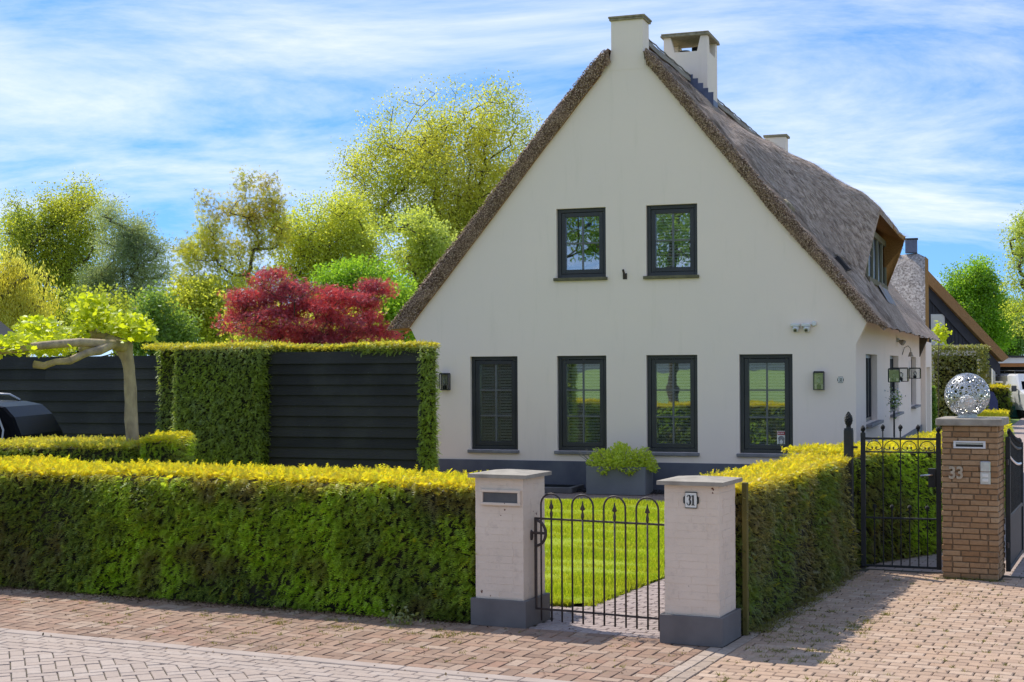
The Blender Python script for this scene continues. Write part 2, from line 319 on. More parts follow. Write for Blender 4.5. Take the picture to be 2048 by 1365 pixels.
M['birch'] = leafmat('birch_leaves', (0.30, 0.38, 0.11), (0.46, 0.52, 0.15), None, 0.6, (0.45, 0.50, 0.08), 0.3, 0.03)
M['planter_leaf'] = leafmat('planter_leaves', (0.30, 0.42, 0.04), (0.60, 0.66, 0.10), None, 0.5, None, 1, 0.03)
M['grass'] = leafmat('lawn_grass', (0.20, 0.30, 0.016), (0.44, 0.49, 0.04), None, 0.5, (0.38, 0.42, 0.04), 1.3, 0.01)
M['weed'] = leafmat('joint_weeds', (0.12, 0.14, 0.02), (0.22, 0.20, 0.04), None, 0.4)
# ------------------------------------------------------------------ mesh helpers
class MB:
    def __init__(s): s.v = []; s.f = []
    def add(s, vs, fs):
        b = len(s.v); s.v += [tuple(x) for x in vs]; s.f += [tuple(i + b for i in f) for f in fs]; return s
    def box(s, x0, x1, y0, y1, z0, z1):
        return s.add([(x0, y0, z0), (x1, y0, z0), (x1, y1, z0), (x0, y1, z0), (x0, y0, z1), (x1, y0, z1), (x1, y1, z1), (x0, y1, z1)],
                     [(0, 3, 2, 1), (4, 5, 6, 7), (0, 1, 5, 4), (1, 2, 6, 5), (2, 3, 7, 6), (3, 0, 4, 7)])
    def bbox(s, x0, x1, y0, y1, z0, z1, b=0.005):
        # box with chamfered edges
        v = []
        for z, i in ((z0, b), (z0 + b, 0), (z1 - b, 0), (z1, b)):
            v += [(x0 + i, y0 + b, z), (x0 + b, y0 + i, z), (x1 - b, y0 + i, z), (x1 - i, y0 + b, z), (x1 - i, y1 - b, z), (x1 - b, y1 - i, z), (x0 + b, y1 - i, z), (x0 + i, y1 - b, z)]
        f = [tuple(range(7, -1, -1)), tuple(range(24, 32))]
        for k in range(3):
            for j in range(8): f.append((k * 8 + j, k * 8 + (j + 1) % 8, k * 8 + 8 + (j + 1) % 8, k * 8 + 8 + j))
        return s.add(v, f)
    def tube(s, pts, r, n=8, closed=False, cap=True):
        pts = [Vector(p) for p in pts]; N = len(pts)
        rr = r if isinstance(r, (list, tuple)) else [r] * N
        vs = []; prev = None
        for i, p in enumerate(pts):
            a = pts[(i - 1) % N] if (closed or i > 0) else p; b = pts[(i + 1) % N] if (closed or i < N - 1) else p
            d = (b - a).normalized() if (b - a).length > 1e-9 else Vector((0, 0, 1))
            if prev is None:
                q = Vector((0, 0, 1)) if abs(d.z) < 0.9 else Vector((1, 0, 0)); x = d.cross(q).normalized()
            else:
                x = (prev - d * prev.dot(d)).normalized()
            prev = x; y = d.cross(x)
            for k in range(n):
                an = 2 * PI * k / n; vs.append(p + (x * math.cos(an) + y * math.sin(an)) * rr[i])
        fs = []
        for i in range(N if closed else N - 1):
            j = (i + 1) % N
            for k in range(n): fs.append((i * n + k, i * n + (k + 1) % n, j * n + (k + 1) % n, j * n + k))
        if cap and not closed: fs += [tuple(range(n - 1, -1, -1)), tuple((N - 1) * n + k for k in range(n))]
        return s.add(vs, fs)
    def lathe(s, prof, n=16, cx=0, cy=0):
        vs = []; fs = []
        for r, z in prof:
            for k in range(n): an = 2 * PI * k / n; vs.append((cx + r * math.cos(an), cy + r * math.sin(an), z))
        for i in range(len(prof) - 1):
            for k in range(n): fs.append((i * n + k, i * n + (k + 1) % n, (i + 1) * n + (k + 1) % n, (i + 1) * n + k))
        fs += [tuple(range(n - 1, -1, -1)), tuple((len(prof) - 1) * n + k for k in range(n))]
        return s.add(vs, fs)
    def prism(s, poly, d0, d1, axis='y', holes=()):
        # poly in 2D; axis y: (x,z) extruded along y ; axis x: (y,z) along x ; axis z: (x,y) along z
        loops = [list(poly)] + [list(h) for h in holes]
        flat = [p for l in loops for p in l]
        tri = tessellate_polygon([[Vector((p[0], p[1], 0)) for p in l] for l in loops])
        def P(p, d): return {'y': (p[0], d, p[1]), 'x': (d, p[0], p[1]), 'z': (p[0], p[1], d)}[axis]
        n = len(flat); vs = [P(p, d0) for p in flat] + [P(p, d1) for p in flat]
        fs = [tuple(t) for t in tri] + [tuple(i + n for i in reversed(t)) for t in tri]
        b = 0
        for l in loops:
            m = len(l)
            for i in range(m): fs.append((b + i, b + (i + 1) % m, b + (i + 1) % m + n, b + i + n))
            b += m
        return s.add(vs, fs)
    def grid(s, G, flip=False):
        # G[i][j] points
        a = len(G); b = len(G[0]); vs = [p for row in G for p in row]; fs = []
        for i in range(a - 1):
            for j in range(b - 1):
                q = (i * b + j, i * b + j + 1, (i + 1) * b + j + 1, (i + 1) * b + j)
                fs.append(q[::-1] if flip else q)
        return s.add(vs, fs)
    def mesh(s, name, smooth=False):
        m = bpy.data.meshes.new(name); m.from_pydata(s.v, [], s.f); m.update()
        import bmesh
        bm = bmesh.new(); bm.from_mesh(m); bmesh.ops.recalc_face_normals(bm, faces=bm.faces); bm.to_mesh(m); bm.free()
        if smooth:
            m.shade_smooth()
        return m
    def obj(s, name, mat, parent=None, smooth=False, angle=None):
        return link(name, s.mesh(name, smooth), mat, parent)
def link(name, mesh, mat, parent=None):
    if mat is not None and len(mesh.materials) == 0: mesh.materials.append(mat)
    o = bpy.data.objects.new(name, mesh); C.objects.link(o)
    if parent is not None: o.parent = parent
    return o
def npmesh(name, V, Fc, sunny_tip=None):
    V = np.asarray(V, np.float32); Fc = np.asarray(Fc, np.int32); k = Fc.shape[1]
    m = bpy.data.meshes.new(name); m.vertices.add(len(V)); m.vertices.foreach_set('co', V.ravel())
    m.loops.add(Fc.size); m.loops.foreach_set('vertex_index', Fc.ravel())
    m.polygons.add(len(Fc)); m.polygons.foreach_set('loop_start', np.arange(0, Fc.size, k, dtype=np.int32))
    try: m.polygons.foreach_set('loop_total', np.full(len(Fc), k, np.int32))
    except Exception: pass
    if sunny_tip is not None:
        a = m.attributes.new('sunny_tip', 'FLOAT', 'POINT'); a.data.foreach_set('value', np.asarray(sunny_tip, np.float32))
    m.update(calc_edges=True); m.validate(); return m
def thing(name, label, cat, loc=(0, 0, 0), rz=0.0, group=None):
    o = bpy.data.objects.new(name, None); C.objects.link(o); o.location = loc; o.rotation_euler = (0, 0, rz)
    o.empty_display_size = 0.2
    return tag(o, label, cat, group)
def tag(o, label, cat, group=None):
    o['label'] = label; o['category'] = cat
    if group: o['group'] = group
    return o
def structure(o): o['kind'] = 'structure'; return o
def stuff(o): o['kind'] = 'stuff'; return o
def place(o, loc, rz=0.0): o.location = loc; o.rotation_euler = (0, 0, rz); return o
def norm(a): return a / np.maximum(np.linalg.norm(a, axis=-1, keepdims=True), 1e-9)
class SN:  # smooth pseudo noise
    def __init__(s, seed, scale, n=7):
        r = np.random.default_rng(seed); s.k = r.normal(0, scale, (n, 3)); s.p = r.uniform(0, 6.28, n); s.n = n
    def __call__(s, P): return np.sin(np.asarray(P) @ s.k.T + s.p).sum(-1) / math.sqrt(s.n / 2) / 1.4
def scatter(T, TF, P, X, Z, size, sunny_tip=None):
    # template verts T (k,3): x along stem, y sideways, z face normal
    P = np.asarray(P); n = len(P); X = norm(X); Y = norm(np.cross(Z, X)); Zz = np.cross(X, Y)
    sz = np.broadcast_to(np.asarray(size, float), (n,))[:, None, None]
    V = P[:, None, :] + sz * (T[None, :, 0:1] * X[:, None] + T[None, :, 1:2] * Y[:, None] + T[None, :, 2:3] * Zz[:, None])
    Fc = (TF[None] + (np.arange(n) * len(T))[:, None, None]).reshape(-1, TF.shape[1])
    tp = None if sunny_tip is None else np.repeat(sunny_tip, len(T))
    return V.reshape(-1, 3), Fc, tp
def yew_template(pairs=7):
    v = []; f = []
    for i in range(pairs):
        x = 0.08 + 0.86 * i / (pairs - 1); L = 0.40 * (1 - 0.5 * (i / (pairs - 1)) ** 2); z = -0.25 * x * x
        for sg in (-1, 1):
            b = len(v); v += [(x - 0.11, 0, z), (x + 0.11, 0, z + 0.01), (x + 0.16, sg * L, z - 0.05 + 0.05 * random.random())]
            f.append((b, b + 1, b + 2))
    b = len(v); v += [(0, -0.025, 0), (0, 0.025, 0), (1.06, 0, -0.27)]; f.append((b, b + 1, b + 2))
    return np.array(v, float), np.array(f)
YT = yew_template(5)
DIA = (np.array([(0, 0, 0), (0.5, 0.32, 0.07), (1, 0, -0.08), (0.5, -0.32, 0.07)], float), np.array([(0, 1, 2), (0, 2, 3)]))
LONG = (np.array([(0, 0, 0), (0.45, 0.13, 0.02), (1, 0, -0.05), (0.45, -0.13, 0.02)], float), np.array([(0, 1, 2), (0, 2, 3)]))
def star_template():
    v = [(0.12, 0, 0.02)]; f = []
    for a in (-1.9, -0.95, 0, 0.95, 1.9):
        L = 0.8 - 0.12 * abs(a); b = len(v)
        v += [(0.12 + 0.3 * L * math.cos(a - 0.35), 0.3 * L * math.sin(a - 0.35), 0.03), (0.12 + L * math.cos(a), L * math.sin(a), -0.08), (0.12 + 0.3 * L * math.cos(a + 0.35), 0.3 * L * math.sin(a + 0.35), 0.03)]
        f += [(0, b, b + 1), (0, b + 1, b + 2)]
    return np.array(v, float), np.array(f)
STAR = star_template()
# ------------------------------------------------------------------ foliage builders
def hedge_leaves(name, patches, parent, mat, dens, size, seed, h, band=0.16, T=YT, jitter=0.07, wav=0.05):
    rg = np.random.default_rng(seed); nz = SN(seed, 2.2); Ps = []; Xs = []; Zs = []; Ts = []; S = []
    for (O, A, B, n, d) in patches:
        O, A, B, n = [np.array(x, float) for x in (O, A, B, n)]
        k = int(np.linalg.norm(np.cross(A, B)) * dens * d * (1.7 if n[2] > 0.7 else 1.0))
        if k < 1: continue
        P = O + rg.random((k, 1)) * A + rg.random((k, 1)) * B
        top = n[2] > 0.7
        w = nz(P * np.array([1, 1, 1.3]))[:, None]
        P = P + n * (w * wav * (0.35 if top else 1.0) - np.abs(rg.normal(0, 1, (k, 1))) * jitter * (0.5 if top else 1.0) + (0.01 if top else 0))
        r = rg.normal(0, 1, (k, 3))
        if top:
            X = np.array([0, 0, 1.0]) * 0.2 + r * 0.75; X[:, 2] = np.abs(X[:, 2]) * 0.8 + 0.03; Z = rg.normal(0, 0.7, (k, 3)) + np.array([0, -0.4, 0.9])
            tp = rg.uniform(0.7, 1.0, k)  # top sprays get the sunlit yellow
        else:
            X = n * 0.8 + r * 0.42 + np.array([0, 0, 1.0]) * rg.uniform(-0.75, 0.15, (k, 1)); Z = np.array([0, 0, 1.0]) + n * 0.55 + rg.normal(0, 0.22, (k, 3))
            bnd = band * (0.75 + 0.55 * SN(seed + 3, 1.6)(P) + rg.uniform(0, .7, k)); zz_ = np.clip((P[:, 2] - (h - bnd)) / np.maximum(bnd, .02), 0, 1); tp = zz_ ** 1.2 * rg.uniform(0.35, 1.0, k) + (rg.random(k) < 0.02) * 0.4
        Ps.append(P); Xs.append(X); Zs.append(Z); Ts.append(tp)
        S.append(size * rg.uniform(0.65, 1.3, k) * (1.0 if not top else rg.choice([0.55, 0.6, 0.7, 0.95], k)))
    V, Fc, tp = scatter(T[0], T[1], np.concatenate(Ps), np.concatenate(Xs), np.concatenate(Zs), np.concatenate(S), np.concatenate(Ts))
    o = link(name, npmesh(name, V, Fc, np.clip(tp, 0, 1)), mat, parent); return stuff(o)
def box_hedge(name, label, loc, rz, x0, x1, y0, y1, h, mat, dens, size, seed, faces='frlbt', T=YT, group=None, z0=0.0, band=0.16, jitter=0.05, coreinset=0.07):
    t = thing(name, label, 'hedge', loc, rz, group); P = []
    W = x1 - x0; D = y1 - y0
    if 'f' in faces: P.append(((x0, y0, z0), (W, 0, 0), (0, 0, h - z0), (0, -1, 0), 1))
    if 'b' in faces: P.append(((x0, y1, z0), (W, 0, 0), (0, 0, h - z0), (0, 1, 0), 0.4))
    if 'l' in faces: P.append(((x0, y0, z0), (0, D, 0), (0, 0, h - z0), (-1, 0, 0), 0.8))
    if 'r' in faces: P.append(((x1, y0, z0), (0, D, 0), (0, 0, h - z0), (1, 0, 0), 1))
    if 't' in faces: P.append(((x0, y0, h), (W, 0, 0), (0, D, 0), (0, 0, 1), 1.0))
    hedge_leaves('foliage', P, t, mat, dens, size, seed, h, band, T, jitter)
    c = coreinset
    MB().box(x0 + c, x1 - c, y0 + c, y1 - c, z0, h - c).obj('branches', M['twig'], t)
    return t
def tree(name, label, base, blobs, trunk_r, fork, n, m, cr, leaf, lmat, T=DIA, bark='bark', seed=1, cat='tree', group=None, lean=(0, 0), squash=1.0, droop=0.0, twig=0.010, surf=0.55, bough=6):
    rg = np.random.default_rng(seed); base = Vector(base)
    root = thing(name, label, cat, base, 0, group)
    bl = np.array(blobs, float); vol = bl[:, 3] * bl[:, 4] * bl[:, 5]
    idx = rg.choice(len(bl), n, p=vol / vol.sum())
    d = norm(rg.normal(0, 1, (n, 3))); rad = rg.random(n) ** (1 / (3 + 3 * surf)) * (1.0 + 0.24 * SN(seed, 3.2)(d) + rg.normal(0, .05, n))
    A = bl[idx, :3] + d * rad[:, None] * bl[idx, 3:6]
    nb_ = min(len(A), max(8, n // bough)); mr = float(np.mean(bl[:, 3:6]))
    A = A[:nb_][rg.integers(0, nb_, n)] + rg.normal(0, 1, (n, 3)) * np.array([0.19, 0.19, 0.12]) * mr
    A = A[A[:, 2] > 0.3]
    topc = np.array([lean[0], lean[1], fork])
    N = [np.array([0., 0., 0.])]; par = [-1]
    for k in range(1, 7): N.append(topc * np.array([k / 6] * 3) + np.array([math.sin(k * 1.7 + seed) * 0.04, math.cos(k * 2.1) * 0.03, 0]) * fork / 3); par.append(k - 1)
    topz = max(b[2] + b[5] for b in blobs)
    cxy = np.average(bl[:, :2], axis=0, weights=vol)
    k0 = len(N) - 1
    for k in range(1, 6):
        f = k / 6 * 0.75
        p = topc + (np.array([cxy[0], cxy[1], topz]) - topc) * f; N.append(p + rg.normal(0, 0.12, 3)); par.append(len(N) - 2)
    A = A[np.argsort(np.linalg.norm(A - topc, axis=1))]
    ends = []
    NA = np.zeros((len(N) + len(A) * 6, 3)); NA[:len(N)] = N; cnt = len(N)
    for a in A:
        dd = NA[:cnt] - a; dist = np.sqrt((dd ** 2).sum(1)) + np.maximum(0, dd[:, 2]) * 1.2
        dist[:4] += 3
        j = int(np.argmin(dist)); p = NA[j]; L = np.linalg.norm(a - p); st = max(1, min(5, int(L / 0.7)))
        mid = (p + a) / 2 + np.array([0, 0, -0.10 * L]) + rg.normal(0, 0.07 * L, 3)
        last = j
        for q in range(1, st + 1):
            f = q / st; x = p * (1 - f) ** 2 + 2 * mid * f * (1 - f) + a * f * f
            NA[cnt] = x; par.append(last); last = cnt; cnt += 1
        ends.append(last)
    w = np.zeros(cnt)
    for e in ends: w[e] += 1
    for i in range(cnt - 1, 0, -1): w[par[i]] += w[i]
    w = np.maximum(w, 0.6); rad = np.maximum(twig, trunk_r * (w / w[0]) ** 0.60)
    # tubes
    ii = np.arange(1, cnt); pp = np.array(par[1:]); a = NA[pp]; b = NA[ii]; dr = norm(b - a)
    ref = np.where(np.abs(dr[:, 2:3]) < 0.9, np.array([[0, 0, 1.0]]), np.array([[1.0, 0, 0]])); x = norm(np.cross(dr, ref)); y = np.cross(dr, x)
    ns = 6; an = np.arange(ns) * 2 * PI / ns; ring = x[:, None] * np.cos(an)[None, :, None] + y[:, None] * np.sin(an)[None, :, None]
    ra = np.minimum(rad[pp], rad[ii] * 1.6); ra[:6] = rad[pp][:6]
    V = np.concatenate([a[:, None] + ring * ra[:, None, None], b[:, None] + ring * rad[ii][:, None, None]], 1)
    q = np.array([[k, (k + 1) % ns, ns + (k + 1) % ns, ns + k] for k in range(ns)])
    Fc = (q[None] + (np.arange(len(ii)) * 2 * ns)[:, None, None]).reshape(-1, 4)
    mt = npmesh('trunk', V.reshape(-1, 3), Fc); mt.shade_smooth(); link('trunk', mt, M[bark], root)
    E = NA[ends]
    P = np.repeat(E, m, 0); kk = len(P)
    off = np.clip(rg.normal(0, 1, (kk, 3)), -1.7, 1.7) * cr * np.array([1, 1, squash]); P = P + off
    if droop: 
        P[:, 2] -= rg.random(kk) ** 1.5 * droop; P[:, 2] = np.maximum(P[:, 2], 0.3)
    X = norm(off) * 0.8 + rg.normal(0, 0.7, (kk, 3))
    if droop: X = rg.normal(0, 0.25, (kk, 3)) + np.array([0, 0, -1.0])
    else: X[:, 2] -= 0.1
    Z = rg.normal(0, 0.8, (kk, 3)) + np.array([0, -0.35, 0.4])
    if droop: Z = rg.normal(0, 1, (kk, 3))
    V, Fc, _ = scatter(T[0], T[1], P, X, Z, leaf * 0.86 * rg.uniform(0.6, 1.3, kk))
    stuff(link('crown', npmesh('crown', V, Fc), lmat, root))
    return root
def blobpx(base, Y, boxes, yd=0.8):
    r = []
    for (x0, y0, x1, y1) in boxes:
        a = at(x0, y0, Y); b = at(x1, y1, Y); rx = (b.x - a.x) / 2; rz = (a.z - b.z) / 2
        r.append(((a.x + b.x) / 2 - base[0], 0, (a.z + b.z) / 2, rx, rx * yd, rz))
    return r
def pxtree(name, label, px, Y, boxes, *a, **k):
    p = at(px, 733, Y); base = (p.x, Y, 0)
    return tree(name, label, base, blobpx(base, Y, boxes), *a, **k)
def bush(name, label, px, Y, boxes, lmat, n, m, cr, leaf, seed, T=DIA, cat='shrub', group=None):
    return pxtree(name, label, px, Y, boxes, 0.07, 0.4, n, m, cr, leaf, lmat, T=T, seed=seed, cat=cat, group=group, twig=0.008)
# ------------------------------------------------------------------ ground
g = MB(); g.add([(-900, -900, -0.06), (900, -900, -0.06), (900, 1500, -0.06), (-900, 1500, -0.06)], [(0, 1, 2, 3)])
structure(g.obj('ground', M['field']))
def sheet(name, pts, z, mat):
    o = MB().add([(p[0], p[1], z) for p in pts], [tuple(range(len(pts)))]).obj(name, mat)
    return structure(place(o, GO, -PHI))
sheet('garden_soil', [(-14, 0.1), (0.2, 0.1), (0.2, 14), (-6, 18), (-14, 14)], -0.03, M['soil'])
street = sheet('street', [(-16, -1.76), (-16, -4.0), (0, -4.0), (0, -1.76)], -0.012, M['bed'])
pavement = sheet('pavement', [(-16, -1.62), (0.0, -1.62), (0.0, 0.2), (-16, 0.2)], -0.010, M['bed'])
driveway = sheet('driveway', [(0.0, -4.0), (9, -4.0), (9, 5.2), (0.0, 5.2)], -0.011, M['bed'])
path = sheet('garden_path', [(-2.4, 0.2), (-0.5, 0.2), (-0.5, 12.2), (-1.9, 12.2), (-2.4, 1.45)], -0.009, M['bed'])
curb = MB()
for k in range(16): curb.bbox(-16 + k, -15.006 + k, -1.755, -1.625, -0.1, 0.004 + 0.002 * (k % 2), 0.006)
structure(place(curb.obj('curb', M['curb']), GO, -PHI))
def insidepx(P):
    if P.y < 1: return None
    x, y = projpx(P)
    return -40 < x < 2090 and y < 1400
def clip(poly, hp):
    for (nx, ny, d) in hp:   # keep nx*x+ny*y<=d
        o = []
        for i in range(len(poly)):
            a, b = poly[i], poly[(i + 1) % len(poly)]; da = nx * a[0] + ny * a[1] - d; db = nx * b[0] + ny * b[1] - d
            if da <= 0: o.append(a)
            if da * db < 0:
                f = da / (da - db); o.append((a[0] + (b[0] - a[0]) * f, a[1] + (b[1] - a[1]) * f))
        poly = o
        if len(poly) < 3: return []
    return poly
def polybrick(mb, poly, z=0.0, c=0.006, depth=0.045, tilt=(0, 0)):
    n = len(poly); mx_ = sum(p[0] for p in poly) / n; my_ = sum(p[1] for p in poly) / n
    ins = []
    for p in poly:
        dx, dy = mx_ - p[0], my_ - p[1]; L = math.hypot(dx, dy) or 1; ins.append((p[0] + dx / L * c * 1.4, p[1] + dy / L * c * 1.4))
    Z = lambda p: z + (p[0] - mx_) * tilt[0] + (p[1] - my_) * tilt[1]
    vs = [(p[0], p[1], z - depth) for p in poly] + [(p[0], p[1], Z(p) - c) for p in poly] + [(p[0], p[1], Z(p)) for p in ins]
    fs = [tuple(range(2 * n, 3 * n))]
    for i in range(n):
        j = (i + 1) % n; fs += [(i, j, n + j, n + i), (n + i, n + j, 2 * n + j, 2 * n + i)]
    mb.add(vs, fs)
def rectpoly(L, W, a=0, cx=0, cy=0):
    ca, sa = math.cos(a), math.sin(a)
    return [(cx + x * ca - y * sa, cy + x * sa + y * ca) for x, y in ((-L / 2, -W / 2), (L / 2, -W / 2), (L / 2, W / 2), (-L / 2, W / 2))]
def pave(parent, bricks, mat, hp=(), name='brick', limit=295, zj=0.0025, z0=0.0, frame=(GO, PHI)):
    # bricks: (cx, cy, L, W, angle)
    items = []
    for (cx, cy, L, W, a) in bricks:
        poly = rectpoly(L, W, a, cx, cy); cut = clip(poly, hp) if hp else poly
        if len(cut) < 3: continue
        full = len(cut) == 4 and all(abs(p[0] - q[0]) + abs(p[1] - q[1]) < 1e-6 for p, q in zip(cut, poly))
        if not full:
            A = abs(sum(cut[i][0] * cut[(i + 1) % len(cut)][1] - cut[(i + 1) % len(cut)][0] * cut[i][1] for i in range(len(cut)))) / 2
            if A < L * W * 0.12: continue
        P = gw(cx, cy); vis = insidepx(P)
        items.append((P.length if vis else 999 + P.length, cx, cy, L, W, a, None if full else cut))
    items.sort(key=lambda t: t[0]); cache = {}; rest = MB(); nrest = 0
    for k, (d, cx, cy, L, W, a, cut) in enumerate(items):
        z = z0 + random.uniform(-zj, zj)
        if k < limit and d < 900:
            if cut is None:
                key = (round(L, 4), round(W, 4))
                if key not in cache:
                    mb = MB(); polybrick(mb, rectpoly(L, W)); cache[key] = mb.mesh(name); cache[key].materials.append(mat)
                o = link(name, cache[key], None, parent); o.location = (cx, cy, z); o.rotation_euler = (random.uniform(-.012, .012), random.uniform(-.008, .008), a + random.uniform(-.015, .015))
            else:
                mb = MB(); polybrick(mb, [(p[0] - cx, p[1] - cy) for p in cut]); o = mb.obj(name, mat, parent); o.location = (cx, cy, z)
        elif d < 1400:
            polybrick(rest, cut or rectpoly(L, W, a + random.uniform(-.015, .015), cx, cy), z, tilt=(random.uniform(-.012, .012), random.uniform(-.012, .012))); nrest += 1
    if nrest: stuff(rest.obj('laid_bricks', mat, parent))
def herring(s0, s1, t0, t1, L, W, ang, gap):
    c = ((s0 + s1) / 2, (t0 + t1) / 2); R = math.hypot(s1 - s0, t1 - t0) / 2 + L; n = int(R / W) + 2; r = []
    ca, sa = math.cos(ang), math.sin(ang)
    for i in range(-n, n):
        for j in range(-n, n):
            m_ = (i - j) % 4
            if m_ == 0: x, y, a = (i + 1) * W, (j + 0.5) * W, 0
            elif m_ == 3: x, y, a = (i + 0.5) * W, (j + 1) * W, PI / 2
            else: continue
            cx = c[0] + x * ca - y * sa; cy = c[1] + x * sa + y * ca
            if s0 - L < cx < s1 + L and t0 - L < cy < t1 + L: r.append((cx, cy, L - gap, W - gap, ang + a))
    return r
def box_hp(s0, s1, t0, t1): return [(-1, 0, -s0), (1, 0, s1), (0, -1, -t0), (0, 1, t1)]
# pavement: red herringbone with a straight edging row
b = herring(-9.5, -0.1, -1.62, 0.24, 0.23, 0.115, 0.0, 0.009)
pave(pavement, b, M['pavebrick'], box_hp(-9.5, -0.115, -1.615, 0.22))
row = [(-0.055, -1.5 + 0.215 * k, 0.205, 0.1, PI / 2) for k in range(8)]
pave(pavement, row, M['edge'], name='edging_brick')
# street: stretcher rows then herringbone
rows = []
for k in range(5):
    for j in range(-50, 2): rows.append((j * 0.215 + (0.1 if k % 2 else 0), -1.815 - k * 0.1035, 0.209, 0.0965, 0))
pave(street, rows, M['streetbrick'], box_hp(-10.8, -0.005, -9, 0), name='brick', limit=150)
b = herring(-7.5, -0.1, -4.2, -2.29, 0.22, 0.11, PI / 4, 0.008)
pave(street, b, M['streetbrick'], box_hp(-7.5, -0.01, -4.3, -2.285), limit=145)
# driveway: staggered clinkers
b = []
for j in range(-28, 44):
    for i in range(0, 32):
        b.append((0.10 + i * 0.18 + 0.09 * (j % 2) + random.uniform(-.007, .007), 0.05 + j * 0.117 + random.uniform(-.004, .004), 0.172, 0.109, random.uniform(-.018, .018)))
b = [x for x in b if not (1.0 < x[0] < 1.66 and x[1] > 4.66) and x[1] < 5.05]
pave(driveway, [x for x in b if x[1] < 0.92], M['drivebrick'], [(-1, 0, -0.115)], limit=225)
pave(driveway, [x for x in b if x[1] >= 0.92], M['drivebrick'], [(-1, 0, -0.196)], limit=70)
row = [(0.055 if -3 + 0.215 * k < 0.9 else 0.137, -3 + 0.215 * k, 0.205, 0.1, PI / 2 - (0.0 if k != 18 else 0.5)) for k in range(37)]
pave(driveway, row, M['edge'], name='edging_brick', limit=40)
# garden path
b = []
for j in range(0, 110):
    for i in range(0, 12):
        b.append((-2.35 + i * 0.182 + (0.09 if j % 2 else 0), 0.285 + j * 0.092, 0.175, 0.085, random.uniform(-.01, .01)))
b = [x for x in b if -1.72 < x[0] < -0.55 or (x[1] < 1.42 and -1.85 < x[0] < -0.5 ) or (0.75 < x[1] < 1.42 and x[0] < -0.5)]
pave(path, b, M['pathbrick'], [(-1, 0, 2.4), (1, 0, -0.5)], limit=250)
FARSTREET = 1
# terrace in front of the house and drive beyond the gates
def brickfield(name, c1, c2, cm, sc):
    t = NT(name); co = t.coords('obj')
    x = t.n('ShaderNodeTexBrick'); x.inputs['Scale'].default_value = sc; x.inputs['Mortar Size'].default_value = 0.018; x.inputs['Mortar Smooth'].default_value = 0.2
    x.inputs['Color1'].default_value = c1 + (1,); x.inputs['Color2'].default_value = c2 + (1,); x.inputs['Mortar'].default_value = cm + (1,)
    t.l(co, x.inputs[0])
    col = t.mix(t.math('MULTIPLY', t.ramp(t.noise(co, 3, 5), 0.4, 0.75), 0.4), x.outputs[0], cm)
    return t.pbr(col, 0.85, t.bump(t.math('SUBTRACT', 1.0, x.outputs['Fac']), 0.5, 0.008), 0, 0.25)
M['terrace'] = brickfield('terrace_clinker', (0.34, 0.25, 0.21), (0.27, 0.19, 0.16), (0.12, 0.09, 0.07), 2.4)
M['drive'] = brickfield('far_drive_clinker', (0.44, 0.35, 0.31), (0.39, 0.31, 0.27), (0.18, 0.13, 0.1), 2.4)
sheet('street', [(-60, -9.5), (60, -9.5), (60, -4.0), (-60, -4.0)], -0.006, M['drive'])
sheet('terrace', [(-14, 11.5), (-0.6, 11.42), (-0.6, 12.2), (-3.5, 14.2), (-14, 17.2)], -0.006, M['terrace'])
sheet('drive', [(0.1, 5.1), (9, 5.1), (9, 30), (14, 62), (-3.4, 62), (-2.5, 45), (-0.1, 22), (0.8, 12)], -0.015, M['drive'])
lawn = sheet('lawn', [(-14, 1.42), (-1.95, 1.42), (-1.78, 1.62), (-1.7, 3.4), (-1.62, 11.42), (-14, 11.5)], 0.022, M['lawn'])
# grass blades on the lawn (denser where it shows through the gate)
def blades(name, P, L, seed, mat, parent=None, spread=0.35):
    rg = np.random.default_rng(seed); n = len(P)
    T = (np.array([(0, -0.09, 0), (0, 0.09, 0), (1, 0, 0.12)], float), np.array([(0, 1, 2)]))
    X = rg.normal(0, spread, (n, 3)); X[:, 2] = 1; Z = rg.normal(0, 1, (n, 3)); Z[:, 2] = 0.1
    V, Fc, _ = scatter(T[0], T[1], P, X, Z, L * rg.uniform(0.6, 1.4, n))
    return stuff(link(name, npmesh(name, V, Fc), mat, parent))
rg = np.random.default_rng(3)
Pg = []
while len(Pg) < 110000:
    s = rg.uniform(-6.6, -1.6, 60000); t = 1.4 + (rg.random(60000) ** 1.4) * 10.1
    k = (s < np.where(t < 1.62, -1.95 + (t - 1.42) * 0.85, -1.78 + (t - 1.62) * 0.016) + 0.02)
    k &= s > -2.2 - (t - 1.4) * 0.47
    Pg += list(np.stack([s[k], t[k], np.full(k.sum(), 0.02)], 1))
tag(place(blades('grass', np.array(Pg[:110000]), 0.042 * np.clip(1 + 0.55 * SN(9, 4.0)(np.array(Pg[:110000])), .45, 1.7), 4, M['grass']), GO, -PHI), 'bright green short grass growing on the front lawn', 'grass')
s = rg.uniform(-7.5, -1.75, 9000); tt = rg.uniform(1.40, 1.47, 9000); e2 = rg.uniform(1.5, 11.3, 5000)
Pe = np.concatenate([np.stack([np.minimum(s, -1.93), tt, np.zeros(9000)], 1), np.stack([-1.76 + (e2 - 1.6) * 0.016 + rg.normal(0, .02, 5000), e2, np.zeros(5000)], 1)])
tag(place(blades('lawn_edge_grass', Pe, 0.055, 5, M['grass']), GO, -PHI), 'longer grass fringe along the edge of the lawn', 'grass')
